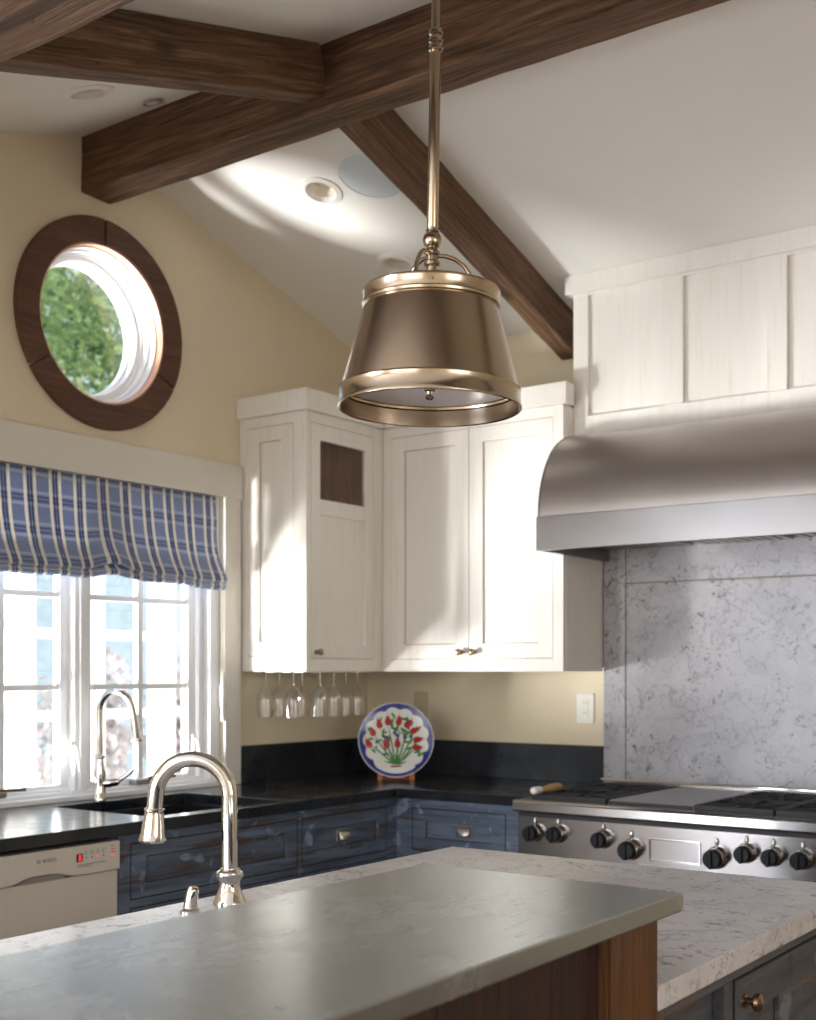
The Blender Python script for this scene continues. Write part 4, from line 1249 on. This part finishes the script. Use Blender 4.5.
sh = obj('shade', L_([(.1265, 2.085), (.170, 1.926), (.1675, 1.926), (.1240, 2.085)]), 'brass', t, True, local=True)
obj('upper_band', L_([(.1262, 2.112), (.1290, 2.1135), (.1312, 2.1105), (.1298, 2.108), (.1298, 2.090), (.1322, 2.0875), (.1316, 2.083), (.1275, 2.081), (.1262, 2.084)]), 'brass_band', sh, True, local=True)
obj('lower_band', L_([(.1680, 1.928), (.1706, 1.9295), (.1728, 1.9265), (.1718, 1.922), (.1732, 1.900), (.1752, 1.8965), (.1748, 1.8925), (.1725, 1.891), (.1690, 1.893), (.1672, 1.922)]), 'brass_band', sh, True, local=True)
obj('rivet', MB().lathe([(0, .004), (.002, .003), (.003, 0)], 10, fn=lambda x, y, h: (.1300 * math.sin(R(35.77)) * 1 + h * .58 + x * .81, -.1300 * math.cos(R(35.77)) - h * .81 + x * .58, zz(2.100) + y)), 'bronze', sh, True, local=True)
obj('inner_rim', L_([(.1665, 1.934), (.1635, 1.9335), (.1635, 1.931), (.1665, 1.930)]), 'brass', sh, True, local=True)
df = obj('diffuser', L_([(0, 1.9315), (.1625, 1.9315), (.1625, 1.9345), (0, 1.9345)]), 'diffuser', t, True, local=True)
obj('diffuser_nut', L_([(0, 1.9315), (.011, 1.9310), (.011, 1.926), (.006, 1.924), (.0045, 1.919), (.0085, 1.916), (.0085, 1.912), (.004, 1.909), (0, 1.9085)], 20), 'brass_band', df, True, local=True)
# slight lean of the rod to the side
t.rotation_euler = (Matrix.Rotation(R(1.0), 3, Vector((-math.sin(R(35.77)), math.cos(R(35.77)), 0)))).to_euler()
t.location = (PX + .0, PY_, PZ)

# ------------------------------------------------------------------ stemware
def stemware():
    t = thing('wine_glass', 'x', 'wine glass', (0, 0, 0), group='wine glasses hanging under the corner cabinet')
    prof = [(0, .0), (.033, .0), (.034, -.0015), (.012, -.004), (.0045, -.010), (.0038, -.060), (.006, -.069), (.020, -.078), (.034, -.098), (.0385, -.122), (.038, -.150), (.034, -.196)]
    o = obj('glass_body', MB().lathe(prof, 28), 'stemware', t, True, local=True)
    return t
spots = [((.100, -.822), 'wine glass hanging nearest the window casing'), ((.100, -.738), 'second wine glass from the window casing'),
         ((.260, -.832), 'third wine glass from the window casing, close in front of the second'), ((.100, -.592), 'fourth wine glass from the window casing, in the back row'),
         ((.260, -.664), 'brightest wine glass hanging in front under the middle of the cabinet door'), ((.260, -.572), 'wine glass hanging just right of the brightest one'),
         ((.260, -.490), 'second wine glass from the right end of the row'), ((.260, -.410), 'rightmost hanging wine glass close above the painted plate')]
g0 = None
for (x, y), lb in spots:
    g = g0 = stemware() if g0 is None else copy_tree(g0)
    g.location = (x, y, ZB + .0065)
    g['label'] = lb

# ------------------------------------------------------------------ painted plate on stand
PLC = Vector((.425, -.350, CT))
face_ang = math.atan2(CAMX - PLC.x, -(CAMY - PLC.y))
st_ = thing('plate_stand', 'small orange wooden stand holding the painted plate', 'plate stand', tuple(PLC), (0, 0, face_ang))
for s in (-.068, .068):
    lg_ = obj('foot', MB().box(s - .011, s + .011, -.040, .045, .0005, .010), 'stand', st_, local=True, bevel=.003)
    obj('prong', MB().box(s - .011, s + .011, -.042, -.033, .0005, .030), 'stand', lg_, local=True, bevel=.003)
    obj('back_arm', MB().tube([(s, .022, .008), (s * .7, .050, .10)], .005, 8), 'stand', lg_, local=True)
obj('crosspiece', MB().box(-.057, .057, .024, .036, .0005, .009), 'stand', st_, local=True, bevel=.002)
RP = .163
tilt = R(-11)
pt = thing('painted_plate', 'round plate painted with red tulips and a cobalt blue rim', 'plate', tuple(PLC), (0, 0, face_ang))
pc = Vector((0, -.013, .012 + RP * math.cos(tilt)))
ca, sa = math.cos(tilt), math.sin(tilt)
def pf(x, y, h):
    """plate frame: x right, y up, h towards the viewer"""
    v = Vector((x, -h, y))
    v = Vector((v.x, v.y * ca - v.z * sa, v.y * sa + v.z * ca))
    return tuple(pc + v)
obj('dish', MB().lathe([(0, .004), (.118, .004), (.134, .009), (RP - .002, .016), (RP, .0145), (RP - .002, .012), (.130, .003), (.085, .0), (.083, -.004), (.078, -.004), (.076, 0), (0, 0)], 64, fn=pf), 'porcelain', pt, True, local=True)
def flat(pts, h=0.0046, th=.0006, dish=True):
    mb = MB()
    def hh(x, y):
        r = math.hypot(x, y)
        return h + (max(0, r - .118) / .016 * .005 if r < .134 else .005 + (r - .134) / .030 * .007)
    n = len(pts)
    mb.v = [pf(x, y, hh(x, y)) for x, y in pts] + [pf(x, y, hh(x, y) + th) for x, y in pts]
    mb.f = [tuple(range(n)), tuple(range(2 * n - 1, n - 1, -1))] + [(i, (i + 1) % n, n + (i + 1) % n, n + i) for i in range(n)]
    return mb
rim = MB()
N_ = 96
rows_ = []
for k in range(N_):
    a = 2 * PI * k / N_
    sc_ = abs(math.sin(a * 6.5))
    ri = .143 - .013 * (1 - sc_) if math.sin(a) > -.80 else .145
    row = []
    for r in (ri, .5 * (ri + RP), RP - .004):
        h = .0046 + (max(0, r - .118) / .016 * .005 if r < .134 else .005 + (r - .134) / .030 * .007)
        row.append(pf(r * math.cos(a), r * math.sin(a), h + .0006))
    rows_ += row
rim.v = rows_
for k in range(N_):
    j = (k + 1) % N_
    for q in range(2):
        rim.f.append((k * 3 + q, j * 3 + q, j * 3 + q + 1, k * 3 + q + 1))
obj('blue_rim', rim, 'cobalt', pt, True, local=True)
def tulip(x, y, a, s=1.0):
    shape = [(0, -.018), (.008, -.015), (.0115, -.006), (.010, .002), (.006, .010), (.0065, .017), (.002, .014), (0, .028), (-.002, .014), (-.0065, .017), (-.006, .010), (-.010, .002), (-.0115, -.006), (-.008, -.015)]
    c_, s_ = math.cos(a), math.sin(a)
    return [(x + s * (p * c_ - q * s_), y + s * (p * s_ + q * c_)) for p, q in shape]
def leaf(x, y, a, L, wd=.006):
    shape = [(0, 0), (wd * .7, L * .3), (wd * .5, L * .7), (0, L), (-wd * .3, L * .7), (-wd * .2, L * .3)]
    c_, s_ = math.cos(a), math.sin(a)
    return [(x + p * c_ - q * s_, y + p * s_ + q * c_) for p, q in shape]
tul = [(-.114, -.012, .5), (-.098, .036, .45), (-.070, .068, .25), (-.034, .080, .05), (.012, .080, -.1), (.050, .068, -.75), (.078, .042, -1.0), (.092, .004, -1.4), (.088, -.028, -1.6), (-.040, -.012, .1), (.006, -.010, .05)]
for x, y, a in tul:
    obj('tulip_motif', flat(tulip(x * 1.04, y * 1.08 - .002, a, 1.22), .0056), 'tulip_red', pt, local=True)
    vx, vy = x - .0, y + .097
    aa = math.atan2(-(x), (y + .107))
    L = max(.02, math.hypot(x, y + .107) - .02)
    obj('stem_motif', flat(leaf(0 + x * .12, -.100, aa, L, .0075), .0050), 'leaf_green', pt, local=True)
for k in range(34):
    r = random.uniform(.035, .122); a = random.uniform(-.75, PI + .75)
    obj('leaf_motif', flat(leaf(r * math.cos(a), r * math.sin(a) - .01, random.uniform(-1.8, 1.8), random.uniform(.03, .05), .012), .0052), 'leaf_green', pt, local=True)
for k in range(9):
    a = -1.3 + 2.6 * k / 8
    obj('leaf_motif', flat(leaf(-.002, -.106, -a, .052, .008), .0058), 'leaf_green', pt, local=True)
for k in range(16):
    r = random.uniform(.03, .118); a = random.uniform(-.5, PI + .5)
    obj('blue_motif', flat(circle(r * math.cos(a), r * math.sin(a) - .015, random.uniform(.004, .008), 8), .0054), 'cobalt', pt, local=True)
obj('red_motif', flat([(-.024, -.118), (.022, -.116), (.022, -.109), (-.022, -.110)], .0060), 'tulip_red', pt, local=True)

# ------------------------------------------------------------------ garden outside
tag(obj('ground_outside', MB().box(-40, -0.151, -30, 40, -0.32, -0.30), 'terrace'), 'pale stone terrace outside the windows', 'ground', kind='structure')
def foliage(n, cx, cy, cz, rx, ry, rz, size):
    mb = MB()
    blobs = [(random.gauss(0, .45), random.gauss(0, .45), random.gauss(0, .45), random.uniform(.3, .6)) for _ in range(26)]
    for _ in range(n):
        bx, by, bz, br = random.choice(blobs)
        th, ph = random.uniform(0, 2 * PI), math.acos(random.uniform(-1, 1))
        r = br * random.uniform(.6, 1)
        p = Vector((cx + rx * (bx + r * math.sin(ph) * math.cos(th)), cy + ry * (by + r * math.sin(ph) * math.sin(th)), cz + rz * (bz + r * math.cos(ph))))
        u = Vector((random.gauss(0, 1), random.gauss(0, 1), random.gauss(0, 1))).normalized()
        v_ = u.orthogonal().normalized()
        s = size * random.uniform(.6, 1.3)
        k = len(mb.v)
        mb.v += [tuple(p - u * s), tuple(p + v_ * s * .45), tuple(p + u * s), tuple(p - v_ * s * .45)]
        mb.f.append((k, k + 1, k + 2, k + 3))
    return mb
def tree(label, x, y, h, cz, rx, ry, rz, n, size, mat='leaf', cat='tree', name='garden_tree', group=None):
    t = thing(name, label, cat, (x, y, -.3), group=group)
    top_ = min(cz, h) * .78
    obj('trunk', MB().tube([(x, y, -.3), (x + .05, y, top_ * .5), (x - .05, y + .05, top_)], [.16 * h / 5, .12 * h / 5, .05 * h / 5], 10), 'bark', t, True)
    f_ = obj('foliage', foliage(n, x, y, cz, rx, ry, rz, size), mat, t)
    f_['kind'] = 'stuff'
tree('green leafy tree seen through the round window', -7.1, 4.2, 5.4, 5.2, 1.25, 1.25, 1.35, 3300, .060)
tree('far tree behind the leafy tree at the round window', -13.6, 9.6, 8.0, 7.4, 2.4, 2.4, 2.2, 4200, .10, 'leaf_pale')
for (x, y), lb in (((-5.2, 1.70), 'pale blossoming shrub seen through the left casement'), ((-5.2, 2.80), 'pale blossoming shrub behind the gooseneck of the sink faucet'), ((-5.2, 3.90), 'pale blossoming shrub at the right edge of the sink window')):
    tree(lb, x, y, 1.2, .72, .34, .34, .62, 1900, .06, 'blossom', 'shrub', 'garden_shrub', 'blossoming garden shrubs')
t = thing('neighbouring_house', 'teal sided house beyond the garden shrubs', 'house', (-10, 4, -.3))
for k in range(24):
    z = -.3 + k * .17
    obj('siding_board', MB().box(-10.0 - .012 * (k % 2) * 0, -9.96, -4, 12, z, z + .166), 'teal_ext', t)
t = thing('garden_pergola', 'white painted porch frame standing outside the sink window', 'porch frame', (-2.6, 1.2, -.3))
for y in (-.6, -.02, .47, .56, 1.12, 1.78, 2.45):
    wd = .17 if y in (-.02, 1.12, 1.78) else .07
    obj('porch_post', MB().box(-2.66, -2.56, y - wd / 2, y + wd / 2, -.3, 2.75), 'plaster_ext', t, bevel=.006)
for z in (.52, 1.11, 1.615, 2.68):
    obj('porch_rail', MB().box(-2.64, -2.58, -.8, 2.7, z - .03, z + .03), 'plaster_ext', t, bevel=.006)
